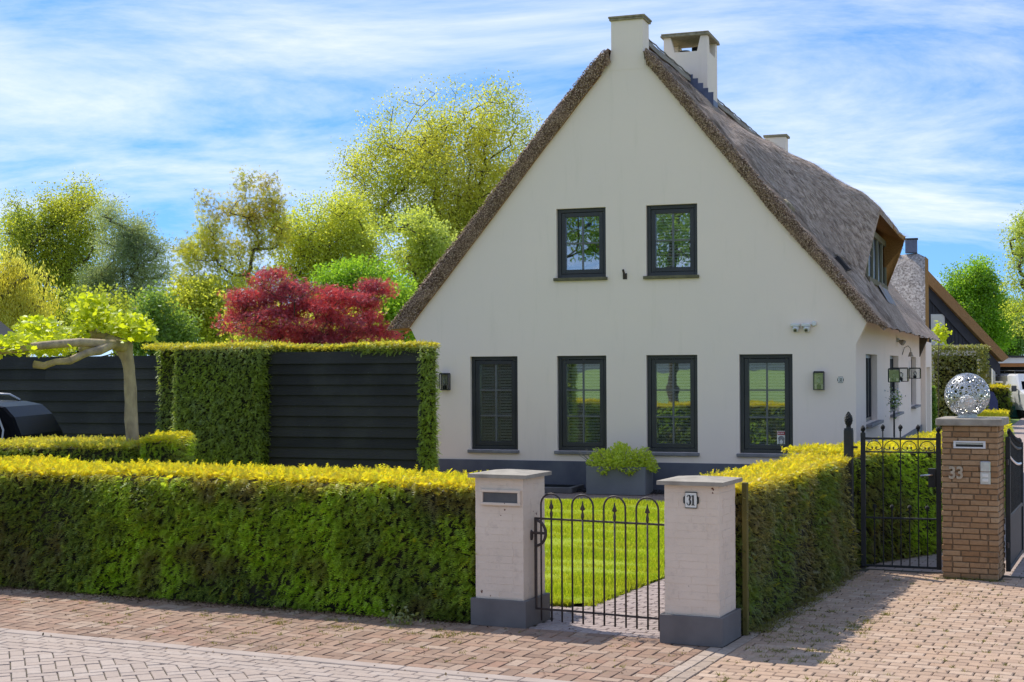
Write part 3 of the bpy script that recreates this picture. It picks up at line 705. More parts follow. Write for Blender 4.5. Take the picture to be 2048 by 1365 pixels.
# weeds in the joints and at the hedge foot
Pw = []
def tuft(s, t, n, r, z=-0.006):
    for _ in range(n): Pw.append((s + random.gauss(0, r), t + random.gauss(0, r * 0.6), z))
for _ in range(230):
    tuft(0.19 + 0.09 * random.randint(0, 30), -1.30 + 0.117 * random.randint(0, 50), random.randint(3, 16), 0.018)
for _ in range(70): tuft(random.uniform(0.2, 1.0), random.uniform(-0.3, 2.2), random.randint(10, 40), 0.03)
for _ in range(120): tuft(random.uniform(-7.5, -0.2), random.uniform(-1.5, 0.1), random.randint(4, 18), 0.022)
for _ in range(14): tuft(random.uniform(-5.0, -2.2), random.uniform(-0.5, -0.1), 50, 0.045)
for _ in range(90): tuft(random.uniform(0.02, 0.14), random.uniform(0.8, 4.6), 60, 0.05)
for _ in range(30): tuft(random.uniform(1.0, 1.7), 4.66 + random.gauss(0, 0.02), 14, 0.02)
tag(place(blades('weeds', np.array(Pw), 0.034, 6, M['weed'], spread=0.8), GO, -PHI), 'small weeds and moss sprouting in the joints of the paving', 'weeds')
# earth strip with leaf litter at the hedge feet
strip = sheet('earth_strip', [(-0.9, 0.56), (0.0, 0.56), (0.13, 1.0), (0.13, 3.6), (0.13, 4.9), (-0.9, 4.9)], -0.002, M['soil'])
rgl = np.random.default_rng(8)
n = 2600; s = rgl.uniform(-8.2, -2.4, n); t = 0.26 - np.abs(rgl.normal(0, 0.11, n)); P1 = np.stack([s, t, np.full(n, 0.008)], 1)
n = 700; P2 = np.stack([rgl.uniform(-0.1, 0.2, n), rgl.uniform(0.6, 4.8, n), np.full(n, 0.012)], 1)
n = 1300; P3 = np.stack([rgl.uniform(-8, 2.5, n), rgl.uniform(-2.0, 3.5, n), np.full(n, 0.006)], 1)
P = np.concatenate([P1, P2, P3]); X = rgl.normal(0, 1, (len(P), 3)); X[:, 2] *= 0.25; Z = rgl.normal(0, 0.3, (len(P), 3)) + np.array([0, 0, 1])
V, Fc, _ = scatter(DIA[0], DIA[1], P, X, Z, rgl.uniform(0.012, 0.035, len(P)))
M['litter'] = reedmat('leaf_litter', [(0.05, 0.03, 0.015), (0.12, 0.07, 0.04), (0.20, 0.14, 0.08), (0.07, 0.06, 0.03)])
tag(stuff(place(link('leaf_litter', npmesh('leaf_litter', V, Fc), M['litter']), GO, -PHI)), 'dry brown leaf litter lying along the foot of the hedges', 'leaf litter')
# ------------------------------------------------------------------ the house
house = thing('thatched_house', 'cream rendered house with tall thatched gable and black framed windows', 'house', HO, -TH)
LO = [(1215, 96.5), (1188.6, 113), (1157.8, 154.7), (1131.4, 189.9), (1102.9, 220.7), (1083, 251.4), (1054.5, 288.8), (1025.9, 326), (986.4, 376.7), (955.6, 421.8), (918.2, 467.9), (883, 511.9), (847.9, 560.2), (812.7, 604.2), (782, 643.7), (772, 660)]
LI = [(1215, 127), (1195, 152.5), (1171, 183), (1146.8, 214), (1118, 253.6), (1087.5, 291), (1063.3, 324), (1023.7, 376.7), (990.8, 421.8), (964, 457), (942, 485.5), (913.8, 522.9), (889.7, 555.8), (858.9, 595.4), (834.7, 626), (813.8, 655.8)]
RI = [(1283, 117), (1308, 146), (1343.5, 187.7), (1378.7, 229.5), (1405, 262.4), (1440, 302), (1471, 339.3), (1504, 376.7), (1528.6, 410.8), (1566, 452.5), (1603.3, 494.3), (1645, 538), (1689, 588.8), (1719.8, 626), (1732, 643.7)]
RO = [(1288.6, 93), (1326, 128.4), (1358.9, 167.9), (1391.9, 209.7), (1427, 249), (1457.8, 284.4), (1501.8, 332.7), (1534.7, 376.7), (1544, 384), (1572.5, 413), (1598.9, 448), (1631.9, 487.7), (1664.8, 525), (1697.8, 566.8), (1730.8, 604.2), (1759, 637), (1774.7, 654.7)]
VF = -0.15
lo, li, ri, ro = [[fac(x, y, VF) for x, y in L] for L in (LO, LI, RI, RO)]
outer = lo[::-1] + [(4.2, 8.32), (4.37, 8.46), (4.58, 8.32)] + ro
inner = li[::-1] + [(4.25, 8.06), (4.37, 8.16), (4.52, 8.06)] + ri
def resample(pts, n, it=3):
    P = np.array(pts, float); d = np.r_[0, np.cumsum(np.linalg.norm(np.diff(P, axis=0), axis=1))]
    s = np.linspace(0, d[-1], n); Q = np.stack([np.interp(s, d, P[:, 0]), np.interp(s, d, P[:, 1])], 1)
    for _ in range(it): Q[1:-1] = (Q[:-2] + 2 * Q[1:-1] + Q[2:]) / 4
    return Q
HL = 17.6
NP = 90
OQ = resample(outer, NP); IQ = resample(inner, NP)
# right slope as a function
RQ = OQ[np.argmax(OQ[:, 1]):]
def zmain(u): return np.interp(u, RQ[:, 0], RQ[:, 1])
def bump_(u, v): return 0.40 * sstep(1.2, 2.05, v) * (1 - sstep(6.15, 7.0, v)) * np.clip(1 - (u - 8.38) / 0.62, 0, 1) * sstep(7.7, 8.3, u)
def sstep(a, b, x): x = np.clip((x - a) / (b - a), 0, 1); return x * x * (3 - 2 * x)
n3 = SN(21, 3.0); n6 = SN(22, 9.0)
def disp(p, a=0.022): p = np.array(p); return a * float(n3(p[None])[0]) + a * 0.5 * float(n6(p[None])[0])
vs_ = np.r_[np.linspace(0, 1, 16) ** 1.3 * 3, np.linspace(3.2, HL + 0.3, 70)] + 0.0
tn = np.gradient(OQ, axis=0); nrmO = norm(np.stack([-tn[:, 1], tn[:, 0]], 1))
roof = MB()
G = []
for v in vs_:
    row_ = []
    for i in range(NP):
        inn = 4.06 < OQ[i, 0] < 4.74; p = (OQ[i, 0], max(v - 0.12, 0.40) if inn else v - 0.12, OQ[i, 1]); dsp = disp(p, 0.026)
        e = max(0.0, 1 - v / 0.16) ** 2 * 0.07      # rounded front edge
        row_.append((p[0] + nrmO[i, 0] * (dsp - e), p[1], p[2] + nrmO[i, 1] * (dsp - e) + (float(bump_(p[0], v)) if p[0] > 7.6 else 0.0)))
    G.append(row_)
roof.grid(G)
K = 7; Fg = []
for k in range(K + 1):
    f = k / K; r_ = []
    for i in range(NP):
        bul = math.sin(f * PI) * 0.05 + f * -0.0
        p = (OQ[i, 0] * (1 - f) + IQ[i, 0] * f, -0.12 - bul + 0.07 * f, OQ[i, 1] * (1 - f) + IQ[i, 1] * f)
        if k == 0: p = G[0][i]
        else: dd = disp((p[0] * 2.2, p[1], p[2] * 2.2), 0.016); p = (p[0], p[1] + dd, p[2])
        r_.append(p)
    Fg.append(r_)
front = MB()
il = [i for i in range(NP) if OQ[i, 0] <= 4.10]; ir = [i for i in range(NP) if OQ[i, 0] >= 4.70]
front.grid([r[:il[-1] + 1] for r in Fg]); front.grid([r[ir[0]:] for r in Fg])
under = MB().grid([[(IQ[i, 0], 0.34 if 4.0 < IQ[i, 0] < 4.8 else -0.05, IQ[i, 1]) for i in range(NP)], [(IQ[i, 0], HL + 0.1, IQ[i, 1]) for i in range(NP)]], True)
under.grid([[(OQ[i, 0], HL + 0.18, OQ[i, 1]) for i in range(NP)], [(IQ[i, 0], HL + 0.1, IQ[i, 1]) for i in range(NP)]])
for i in (0, NP - 1):
    under.grid([[(OQ[i, 0], -0.1, OQ[i, 1]), (IQ[i, 0], -0.06, IQ[i, 1])], [(OQ[i, 0], HL + 0.18, OQ[i, 1]), (IQ[i, 0], HL + 0.1, IQ[i, 1])]])
roof_o = roof.obj('roof', M['thatch'], house, smooth=True)
front.obj('verge', M['verge'], house, smooth=True)
under.obj('soffit', M['soffit'], house)
ZD = np.array([(5.0, 7.60), (5.6, 7.22), (6.425, 6.72), (7.12, 6.31), (7.76, 5.93), (8.25, 5.62), (8.44, 5.49), (8.60, 5.34), (8.74, 5.16), (8.86, 4.99)])
U0, U1 = 5.0, 8.86
def uend(v, b1): return 8.47 + (min(8.90, max(8.72, 8.72 + 0.045 * (v - 2.0))) - 8.47) * b1 ** 0.9
def hood(u, v, ins=0.0):
    k = (u - U0) / (U1 - U0); a = 0.2 + 1.45 * k ** 0.8; c = 8.6 - 2.25 * k ** 0.8
    b = sstep(a + ins, 2.06 + ins * 0.9, v) * (1 - sstep(6.1 - ins * 0.9, max(c - ins, 6.16 - ins * 0.9), v))
    zm = zmain(u); zd = max(np.interp(u, ZD[:, 0], ZD[:, 1]), zm)
    return zm + b * (zd - zm), b
vv = np.r_[np.linspace(0.2, 2.5, 46), np.linspace(2.65, 5.9, 30), np.linspace(6.0, 8.6, 30)]
NU = 46
top = []; bot = []
for v in vv:
    rt = []; rb = []
    for j in range(NU):
        k = j / (NU - 1)
        b1 = hood(U1, v)[1]
        ue = uend(v, b1)
        u = U0 + (ue - U0) * k
        z, b_ = hood(u, v); ins_ = 0.06 if v < 4 else 0.26; b2e = hood(U1, v, ins_)[1]
        dd = disp((u, v, z), 0.02)
        rt.append((u + dd * .5, v, z - 0.03 + 0.045 * b_ + dd)); ue2 = uend(v, b2e); ub = U0 + (ue2 - U0) * k; zb_, zc_ = hood(ub, v, ins_)[0], hood(ub, v)[0]; rb.append((ub, v, min(zb_, zc_) - (0.06 + 0.34 * min(1.0, (ue2 - ub) / 0.42))))
    top.append(rt); bot.append(rb)
hd = MB().grid(top)
iv = [i for i, v in enumerate(vv) if v <= 4.0][-1] + 1
hd.grid([[(r[-1]) for r in top[:iv]], [r[-1] for r in bot[:iv]]])
hd_o = hd.obj('dormer', M['thatch'], house, smooth=True)
sf = MB(); sf.grid([[(r[-1]) for r in top[iv - 1:]], [r[-1] for r in bot[iv - 1:]]]); sf.grid([r[26:] for r in bot]); sf.obj('reed_soffit', M['soffit'], hd_o, smooth=True)
# dormer window set under the hood
dw = MB(); UD = 8.46
dw.box(UD - 0.04, UD + 0.07, 2.16, 6.2, 3.86, 3.96); dw.box(UD - 0.04, UD + 0.05, 2.16, 6.2, 4.80, 4.92)
dwo = dw.obj('window', M['sill2'], house)
basic('olive_frame', (0.24, 0.25, 0.17), (0.2, 0.2, 0.14), 4, 0.5, 0)
M['olive_frame'] = bpy.data.materials['olive_frame']
for v in (2.2, 3.18, 4.16, 5.14, 6.12): MB().box(UD - 0.03, UD + 0.045, v - 0.035, v + 0.035, 3.961, 4.799).obj('glazing_bar', M['olive_frame'], dwo)
for v in (2.2, 3.18, 4.16, 5.14): MB().box(UD - 0.005, UD + 0.005, v + 0.036, v + 0.944, 3.961, 4.799).obj('pane', M['carglass'], dwo)
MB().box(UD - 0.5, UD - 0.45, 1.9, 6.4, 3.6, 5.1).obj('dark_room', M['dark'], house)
ap = MB().grid([[(u_, v, float(zmain(u_) + bump_(u_, v)) + 0.035) for u_ in (8.50, 8.58, 8.66, 8.72)] for v in np.linspace(3.9, 6.0, 8)])
MB().box(UD - .03, UD + .03, 1.95, 6.3, 3.2, 3.855).obj('dormer_sill_wall', M['thatch'], house)
ap.obj('apron', M['sill'], house)
# loose reed on the slope, reed ends on the verge
rg = np.random.default_rng(31)
n = 46000; iu = rg.random(n); v = rg.uniform(0, HL, n) ** 1.0
v[:16000] = rg.uniform(0, 3.0, 16000)
ua = 4.75 + iu * 4.25; zr = lambda q: zmain(q) + bump_(q, v); z = zr(ua); du = 0.02; sl = (zr(ua + du) - z) / du
P = np.stack([ua, v - 0.1, z], 1); nn = norm(np.stack([-sl, np.zeros(n), np.ones(n)], 1))
P = P + nn * (0.026 * n3(P)[:, None] + 0.013 * n6(P)[:, None] + 0.004)
X = np.stack([np.ones(n), rg.normal(0, 0.16, n), sl], 1); X = norm(X) + nn * rg.uniform(0.0, 0.22, (n, 1))
ST = (np.array([(0, -0.05, 0), (0, 0.05, 0), (1, 0.03, 0.0), (1, -0.03, 0.0)], float), np.array([(0, 1, 2), (0, 2, 3)]))
V1, F1, _ = scatter(ST[0], ST[1], P, X, nn, rg.uniform(0.05, 0.13, n))
n = 16000; uu = rg.uniform(U0, U1, n); v = rg.uniform(0.6, 7.6, n); P = []; X = []; Nn = []
for a_, b_ in zip(uu, v):
    b1 = hood(U1, b_)[1]; ue = uend(b_, b1); a_ = U0 + (a_ - U0) / (U1 - U0) * (ue - U0)
    z0_, bb = hood(a_, b_); zu = (hood(a_ + 0.03, b_)[0] - z0_) / 0.03; zv = (hood(a_, b_ + 0.03)[0] - z0_) / 0.03
    nvec = np.array([-zu, -zv, 1.0]); nvec /= np.linalg.norm(nvec)
    P.append(np.array([a_, b_, z0_ - 0.03 + 0.045 * bb]) + nvec * (disp((a_, b_, z0_), 0.02) + 0.008)); X.append((1, 0.1, zu)); Nn.append(nvec)
P = np.array(P); Nn = np.array(Nn); X = norm(np.array(X)) + Nn * rg.uniform(0, 0.2, (n, 1)) + rg.normal(0, 0.1, (n, 3))
V2, F2, _ = scatter(ST[0], ST[1], P, X, Nn, rg.uniform(0.05, 0.13, n))
stuff(link('loose_reed', npmesh('loose_reed', np.r_[V1, V2], np.r_[F1, F2 + len(V1)]), M['reed'], house))
n = 24000; i0 = rg.uniform(0, NP - 1.001, n); ii = i0.astype(int); fr = (i0 - ii)[:, None]; f = rg.random(n)[:, None]
a = OQ[ii] * (1 - fr) + OQ[ii + 1] * fr; b_ = IQ[ii] * (1 - fr) + IQ[ii + 1] * fr; q = a * (1 - f) + b_ * f
y = -0.12 - np.sin(f[:, 0] * PI) * 0.05 + 0.07 * f[:, 0] - rg.uniform(0, 0.03, n)
P = np.stack([q[:, 0], y, q[:, 1]], 1)
keep = ~((q[:, 0] > 4.02) & (q[:, 0] < 4.78)); P = P[keep]; n = len(P)
CH = (np.array([(-0.5, -0.4, 0), (0.5, -0.4, 0), (0.5, 0.4, 0), (-0.5, 0.4, 0), (0, 0, -2.5)], float), np.array([(0, 1, 2), (0, 2, 3), (1, 0, 4), (2, 1, 4), (3, 2, 4), (0, 3, 4)]))
Zd = np.array([[0, -1.0, 0.0]]) + rg.normal(0, 0.35, (n, 3)); X = rg.normal(0, 1, (n, 3))
V, Fc, _ = scatter(CH[0], CH[1], P, X, Zd, rg.uniform(0.008, 0.018, n))
stuff(link('reed_ends', npmesh('reed_ends', V, Fc), M['reedend'], house))
# ridge
rd = MB(); rd.grid([[(4.37 + 0.24 * math.sin(a) * 1.15, v, 8.34 + 0.20 * math.cos(a) + 0.012 * math.sin(v * 3)) for a in np.linspace(-1.75, 1.75, 11)] for v in np.linspace(0.3, HL - 0.2, 60)])
rdo = rd.obj('ridge', M['ridge'], roof_o, smooth=True)
wr = MB()
for a in (-0.9, -0.3, 0.3, 0.75, 1.1): wr.tube([(4.37 + 0.255 * math.sin(a) * 1.15 + 0.012 * math.sin(k * 2.1 + a * 5), v, 8.345 + 0.212 * math.cos(a)) for k, v in enumerate(np.linspace(0.3, HL - 0.2, 70))], 0.013, 5)
wr.obj('ridge_wires', M['wire'], roof_o)
MB().lathe([(0.02, 0.05), (0.13, 0.04), (0.17, -0.02)], 10).obj('thatch_mound', M['mosscap'], roof_o).matrix_local = Matrix.Translation((7.22, 0.85, float(zmain(7.22)) + 0.02)) @ Matrix.Rotation(math.radians(50), 4, 'Y')  # small brownish mound on the thatch slope
MB().box(-0.16, 0.16, -0.25, 0.25, -0.04, 0.05).obj('vent_hatch', M['tile'], roof_o).matrix_local = Matrix.Translation((8.12, 1.35, float(zmain(8.12)) + 0.07)) @ Matrix.Rotation(math.radians(50), 4, 'Y')
# gable wall with openings
def fq(L): return [fac(x, y, 0.0) for x, y in L]
gpoly = [(0.25, 0), (0.25, 2.55), (0.17, 2.8), (0.055, 3.03)] + [(p[0] - 0.02, p[1] + 0.03) for p in fq(LI)[::-1]] + [(4.10, 8.0), (4.70, 8.0)] + [(p[0] + 0.02, p[1] + 0.03) for p in fq(RI)[:-1]] + [(8.69, 3.05), (8.488, 2.64), (8.488, 0)]
WIN = [(1.277, 2.233, 0.715, 2.489, 3), (3.012, 3.972, 0.715, 2.489, 3), (4.729, 5.680, 0.715, 2.489, 3), (6.441, 7.391, 0.715, 2.489, 3), (3.017, 3.975, 3.946, 5.238, 2), (4.740, 5.692, 3.940, 5.234, 2)]
holes = [[(a, c), (b, c), (b, d), (a, d)] for a, b, c, d, _ in WIN]
wall = MB().prism(gpoly, 0.0, 0.30, 'y', holes)
wall_o = wall.obj('gable_wall', M['plaster'], house)
SW = [(1.768, 4.032), (7.072, 9.446), (13.61, 15.6)]
sideh = [[(a, 1.18), (b, 1.18), (b, 2.49), (a, 2.49)] for a, b in SW]
MB().prism([(0.301, 0), (17.4, 0), (17.4, 3.2), (0.301, 3.2)], 8.19, 8.486, 'x', sideh).obj('side_wall', M['plaster'], house)
rest = MB(); rest.box(0.25, 0.55, 0.301, 17.4, 0, 3.1)
rest.prism([(0.25, 0), (8.486, 0), (8.486, 3.1), (4.37, 8.1), (0.25, 3.1)], 17.401, 17.6, 'y')
rest.obj('rear_wall', M['plaster'], house)
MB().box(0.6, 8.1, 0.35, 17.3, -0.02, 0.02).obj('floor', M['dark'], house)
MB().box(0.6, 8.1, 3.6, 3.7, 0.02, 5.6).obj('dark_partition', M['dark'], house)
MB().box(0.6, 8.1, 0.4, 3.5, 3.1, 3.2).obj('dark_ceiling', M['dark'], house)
# far gable end: flared shoulder and annexe wall behind it
MB().prism([(8.487, 2.5), (8.487, 3.06), (8.72, 3.04)], 17.0, 17.3, 'y').obj('shoulder', M['bark'], house)
an_ = MB(); an_.prism([(17.61, 0), (20.6, 0), (20.6, 2.95), (17.61, 2.95)], 8.2, 8.62, 'x', [[(18.0, 0.05), (20.0, 0.05), (20.0, 2.2), (18.0, 2.2)]]); an_.box(6, 8.19, 17.7, 20.6, 2.9, 3.0)
an_.obj('annexe_wall', M['plaster'], house)
MB().box(8.25, 8.35, 18.01, 19.99, 0.05, 2.19).obj('annexe_door', M['slat'], house)
pl = MB(); pl.bbox(0.22, 8.518, -0.03, -0.001, 0, 0.525, 0.004); pl.bbox(8.489, 8.518, 0.0, 17.6, 0, 0.545, 0.004)
pl.obj('plinth', M['plinth'], house)
def window(a, b, c, d, rows, parent, shutter=True, sillm='sill', ow=0.07, depth=0.075):
    f = MB(); y0, y1 = depth, depth + 0.08
    f.bbox(a, a + ow, y0, y1, c, d, .004); f.bbox(b - ow, b, y0, y1, c, d, .004); f.bbox(a + ow, b - ow, y0, y1, d - ow, d, .004); f.bbox(a + ow, b - ow, y0, y1, c, c + ow, .004)
    w = f.obj('window', M['frame'], parent)
    sw = 0.078; A, B, Cc, D = a + ow + .006, b - ow - .006, c + ow + .006, d - ow - .006
    s = MB(); y0 += 0.012; y1 += 0.0
    s.bbox(A, A + sw, y0, y1, Cc, D, .004); s.bbox(B - sw, B, y0, y1, Cc, D, .004); s.bbox(A + sw, B - sw, y0, y1, D - sw, D, .004); s.bbox(A + sw, B - sw, y0, y1, Cc, Cc + sw, .004)
    s.obj('sash', M['frame'], w)
    ga, gb, gc, gd = A + sw, B - sw, Cc + sw, D - sw; bw = 0.013; mu = (ga + gb) / 2
    bars = MB(); bars.box(mu - bw, mu + bw, y0 + .02, y1 - .005, gc, gd)
    hz = [gc + (gd - gc) * k / rows for k in range(1, rows)]
    for z in hz:
        bars.box(ga, mu - bw, y0 + .018, y1 - .005, z - bw, z + bw); bars.box(mu + bw, gb, y0 + .018, y1 - .005, z - bw, z + bw)
    bars.obj('glazing_bar', M['bar'], w)
    zs = [gc] + hz + [gd]
    for k in range(rows):
        for (p, q) in ((ga, mu), (mu, gb)):
            o = MB().box(p + .001, q - .001, -0.003, 0.003, zs[k] + .001, zs[k + 1] - .001).obj('pane', M['glass'], w)
            o.location = (0, y1 - 0.02, 0)
    sl = MB(); sl.bbox(a - 0.05, b + 0.03, -0.055, depth - .002, c - 0.06, c - 0.002, .006); sl.obj('sill', M[sillm], w)
    if shutter:
        sh = MB(); yb = y1 + 0.015
        for x in (ga - .03, mu - 0.03, gb): sh.box(x, x + 0.05, yb, yb + 0.03, c + .02, d - .02)
        nn_ = int((d - c - 0.1) / 0.055)
        for k in range(nn_):
            z = c + 0.06 + k * 0.055
            for (p, q) in ((ga + .021, mu - .031), (mu + .021, gb - .001)):
                sh.add([(p, yb, z), (q, yb, z), (q, yb + .028, z + .034), (p, yb + .028, z + .034), (p, yb + .004, z - .006), (q, yb + .004, z - .006), (q, yb + .032, z + .028), (p, yb + .032, z + .028)], [(0, 1, 2, 3), (7, 6, 5, 4), (0, 4, 5, 1), (2, 6, 7, 3)])
        sh.obj('shutter', M['slat'], w)
    return w
for k, (a, b, c, d, r_) in enumerate(WIN):
    w = window(a, b, c, d, r_, house, shutter=(k != 4), sillm='sill' if k < 4 else 'sill2')
    if k == 0: MB().grid([[(1.42 + i * 0.018, 0.42 + 0.02 * (i % 2), z) for i in range(9)] for z in (0.75, 2.42)]).obj('pale_strip', M['pale_strip'], w)  # pale pleated strip inside the first window
# side windows (deep reveals)
for a, b in SW:
    f = MB(); x0, x1 = 8.30, 8.37
    f.box(x0, x1, a, a + .07, 1.18, 2.49); f.box(x0, x1, b - .07, b, 1.18, 2.49); f.box(x0, x1, a + .07, b - .07, 1.18, 1.25); f.box(x0, x1, a + .07, b - .07, 2.42, 2.49)
    for k in (1, 2, 3): v_ = a + (b - a) * k / 4; f.box(x0 + .01, x1 - .005, v_ - .03, v_ + .03, 1.25, 2.42)
    w = f.obj('window', M['frame'], house)
    for k in range(4):
        p = a + (b - a) * k / 4; q = a + (b - a) * (k + 1) / 4
        MB().box(8.33, 8.336, p + (.071 if k == 0 else .031), q - (.071 if k == 3 else .031), 1.251, 2.419).obj('pane', M['glass'], w)
    MB().bbox(8.31, 8.60, a - .02, b + .14, 1.12, 1.178, .006).obj('sill', M['sill'], w)
# chimneys
ch = MB().prism([(4.06, 7.75), (4.74, 7.75), (4.72, 8.02), (4.70, 8.12), (4.70, 8.66), (4.10, 8.66), (4.10, 8.12), (4.08, 8.02)], -0.004, 0.46, 'y').obj('chimney', M['plaster'], house)
cp = MB().bbox(4.07, 4.735, -0.04, 0.5, 8.661, 8.70, .008).bbox(4.055, 4.75, -0.055, 0.515, 8.701, 8.74, .008).obj('cap', M['mosscap'], ch)
V4 = 4.4; fp = lambda x, y: fac(x, y, V4)
c0 = fp(1327.4, 85)[0]; c1 = fp(1414.4, 80)[0]; zt = 9.28; zb = 7.6; D4 = 1.06
n0, n1_, n2_, n3_ = fp(1341, 84)[0], fp(1349, 105)[0], fp(1394, 102)[0], fp(1401, 79)[0]; zn = fp(1370, 104)[1]
big = MB(); npoly = [(c0, zb), (c1, zb), (c1, zt), (n3_, zt), (n2_, zn), (n1_, zn), (n0, zt), (c0, zt)]
big.prism(npoly, V4, V4 + 0.12, 'y'); big.prism(npoly, V4 + D4 - .12, V4 + D4, 'y')
sp = [(V4 + .121, zb), (V4 + D4 - .121, zb), (V4 + D4 - .121, zt), (V4 + D4 - .16, zt), (V4 + D4 - .24, zn), (V4 + .26, zn), (V4 + .18, zt), (V4 + .121, zt)]
big.prism(sp, c1 - .12, c1, 'x'); big.prism(sp, c0, c0 + .12, 'x')
bo = big.obj('chimney', M['plaster'], house)
MB().bbox(c0 - .06, c1 + .05, V4 - .06, V4 + D4 + .06, zt + .001, zt + .05, .008).bbox(c0 - .05, c1 + .04, V4 - .05, V4 + D4 + .05, zt + .051, zt + .085, .01).obj('cap', M['mosscap'], bo)
MB().box(c0 + .15, c1 - .15, V4 + .15, V4 + D4 - .15, zb, zn - .02).lathe([(0.11, zn - .1), (0.11, zn + .12)], 12, c0 + .35, V4 + .5).lathe([(0.11, zn - .1), (0.11, zn + .16)], 12, c0 + .62, V4 + .45).obj('flue', M['dark'], bo)
fl = MB()
for k in range(5):
    u_ = c1 - 0.42 + k * 0.11; z_ = float(zmain(min(u_, c1))) + 0.16
    fl.box(u_, u_ + 0.108, V4 - .012, V4 - .002, z_ - .5, z_ + 0.02)
fl.box(c1 + .002, c1 + .012, V4 - .01, V4 + D4, 7.6, float(zmain(c1)) + .13)
fl.obj('flashing', M['lead'], bo)
c2 = MB().bbox(4.12, 4.72, HL - 0.55, HL - 0.05, 8.0, 9.02, .01).obj('chimney', M['plaster'], house)
MB().bbox(4.07, 4.77, HL - .6, HL, 9.021, 9.09, .01).obj('cap', M['mosscap'], c2)
# ------------------------------------------------------------------ text helper
def text_mesh(txt, size, depth, bold=0.0, sx=1.0):
    cu = bpy.data.curves.new('txt', 'FONT'); cu.body = txt; cu.size = size; cu.extrude = depth; cu.offset = bold; cu.align_x = 'CENTER'; cu.align_y = 'CENTER'
    o = bpy.data.objects.new('txt', cu); C.objects.link(o); dg = bpy.context.evaluated_depsgraph_get(); dg.update()
    m = bpy.data.meshes.new_from_object(o.evaluated_get(dg)); bpy.data.objects.remove(o); bpy.data.curves.remove(cu)
    m.transform(Matrix.Rotation(PI / 2, 4, 'X') @ Matrix.Diagonal((sx, 1, 1, 1))); return m
def number_plate(name, label, loc, rz, s, group=None):
    t = thing(name, label, 'house number', loc, rz, group)
    w, h = 0.052 * s, 0.068 * s
    MB().prism([(-w, -h * .92), (-w * .92, -h), (w * .92, -h), (w, -h * .92), (w, -h * .5), (w * 1.28, -h * .35), (w * 1.28, h * .35), (w, h * .5), (w, h * .92), (w * .92, h), (-w * .92, h), (-w, h * .92), (-w, h * .5), (-w * 1.28, h * .35), (-w * 1.28, -h * .35), (-w, -h * .5)], -0.006, 0, 'y').obj('back_plate', M['ink'], t)
    MB().prism([(-w * .9, -h * .88), (w * .9, -h * .88), (w * .97, 0), (w * .9, h * .88), (-w * .9, h * .88), (-w * .97, 0)], -0.010, -0.0065, 'y').obj('face', M['enamel'], t)
    # condensed numerals 3 and 1 with slab serifs
    d = MB(); k = h
    def stroke(pts, r): d.tube([(x * w, -0.0115, z * k) for x, z in pts], [q * w for q in r], 6)
    arc = lambda cx, cz, rx, rz, a0, a1, n: [(cx + rx * math.cos(math.radians(a0 + (a1 - a0) * i / n)), cz + rz * math.sin(math.radians(a0 + (a1 - a0) * i / n))) for i in range(n + 1)]
    p = arc(-0.36, 0.34, 0.25, 0.26, 170, -80, 12); stroke(p, [0.09] + [0.06 + 0.09 * max(0, math.cos(math.radians(170 - 250 * i / 12))) for i in range(1, 13)])
    p = arc(-0.36, -0.26, 0.29, 0.34, 80, -170, 12); stroke(p, [0.06 + 0.10 * max(0, math.cos(math.radians(80 - 250 * i / 12))) for i in range(12)] + [0.09])
    d.box(0.24 * w, 0.50 * w, -0.0125, -0.0105, -0.6 * k, 0.6 * k); d.box(0.08 * w, 0.66 * w, -0.0125, -0.0105, -0.62 * k, -0.54 * k); d.box(0.10 * w, 0.24 * w, -0.0125, -0.0105, 0.46 * k, 0.56 * k)
    d.obj('numerals', M['ink'], t)
    return t
# ------------------------------------------------------------------ brick piers
def brick_ring(parent, x0, x1, y0, y1, z0, courses, hgt, joint, mat, L, name='brick', proud=0.0, jit=0.0015, bev=0.004):
    cache = {}
    def put(cx, cy, z, l, rz):
        key = round(l, 3)
        if key not in cache:
            m = MB().bbox(-l / 2, l / 2, -0.05, 0.05, -(hgt - joint) / 2, (hgt - joint) / 2, bev).mesh(name); m.materials.append(mat); cache[key] = m
        o = link(name, cache[key], None, parent); o.location = (cx + random.uniform(-jit, jit), cy + random.uniform(-jit, jit), z); o.rotation_euler = (0, 0, rz + random.uniform(-.006, .006))
    for k in range(courses):
        z = z0 + (k + 0.5) * hgt
        for side in range(4):
            hor = side in (0, 2); full = hor == (k % 2 == 0)
            a0, a1 = (x0, x1) if hor else (y0, y1)
            if not full: a0 += 0.1 + joint; a1 -= 0.1 + joint
            W = a1 - a0; n = max(1, round(W / L)); off = []
            if (k // 2 + side) % 2 and n >= 2: ls = [0.55] + [1] * (n - 1) + [0.45]
            else: ls = [1] * n
            ls = [q * random.choice([0.85, 1, 1, 1.15]) if len(ls) > 2 else q for q in ls]; sm = sum(ls); p = a0
            for q in ls:
                l = W * q / sm; l_ = round((l - joint) * 50) / 50 if len(ls) > 2 else l - joint; c = p + l / 2; p += l
                l_ = min(l_, l - joint * .6)
                if side == 0: put(c, y0 + .05, z, l_, 0)
                elif side == 2: put(c, y1 - .05, z, l_, PI)
                elif side == 1: put(x1 - .05, c, z, l_, PI / 2)
                else: put(x0 + .05, c, z, l_, -PI / 2)
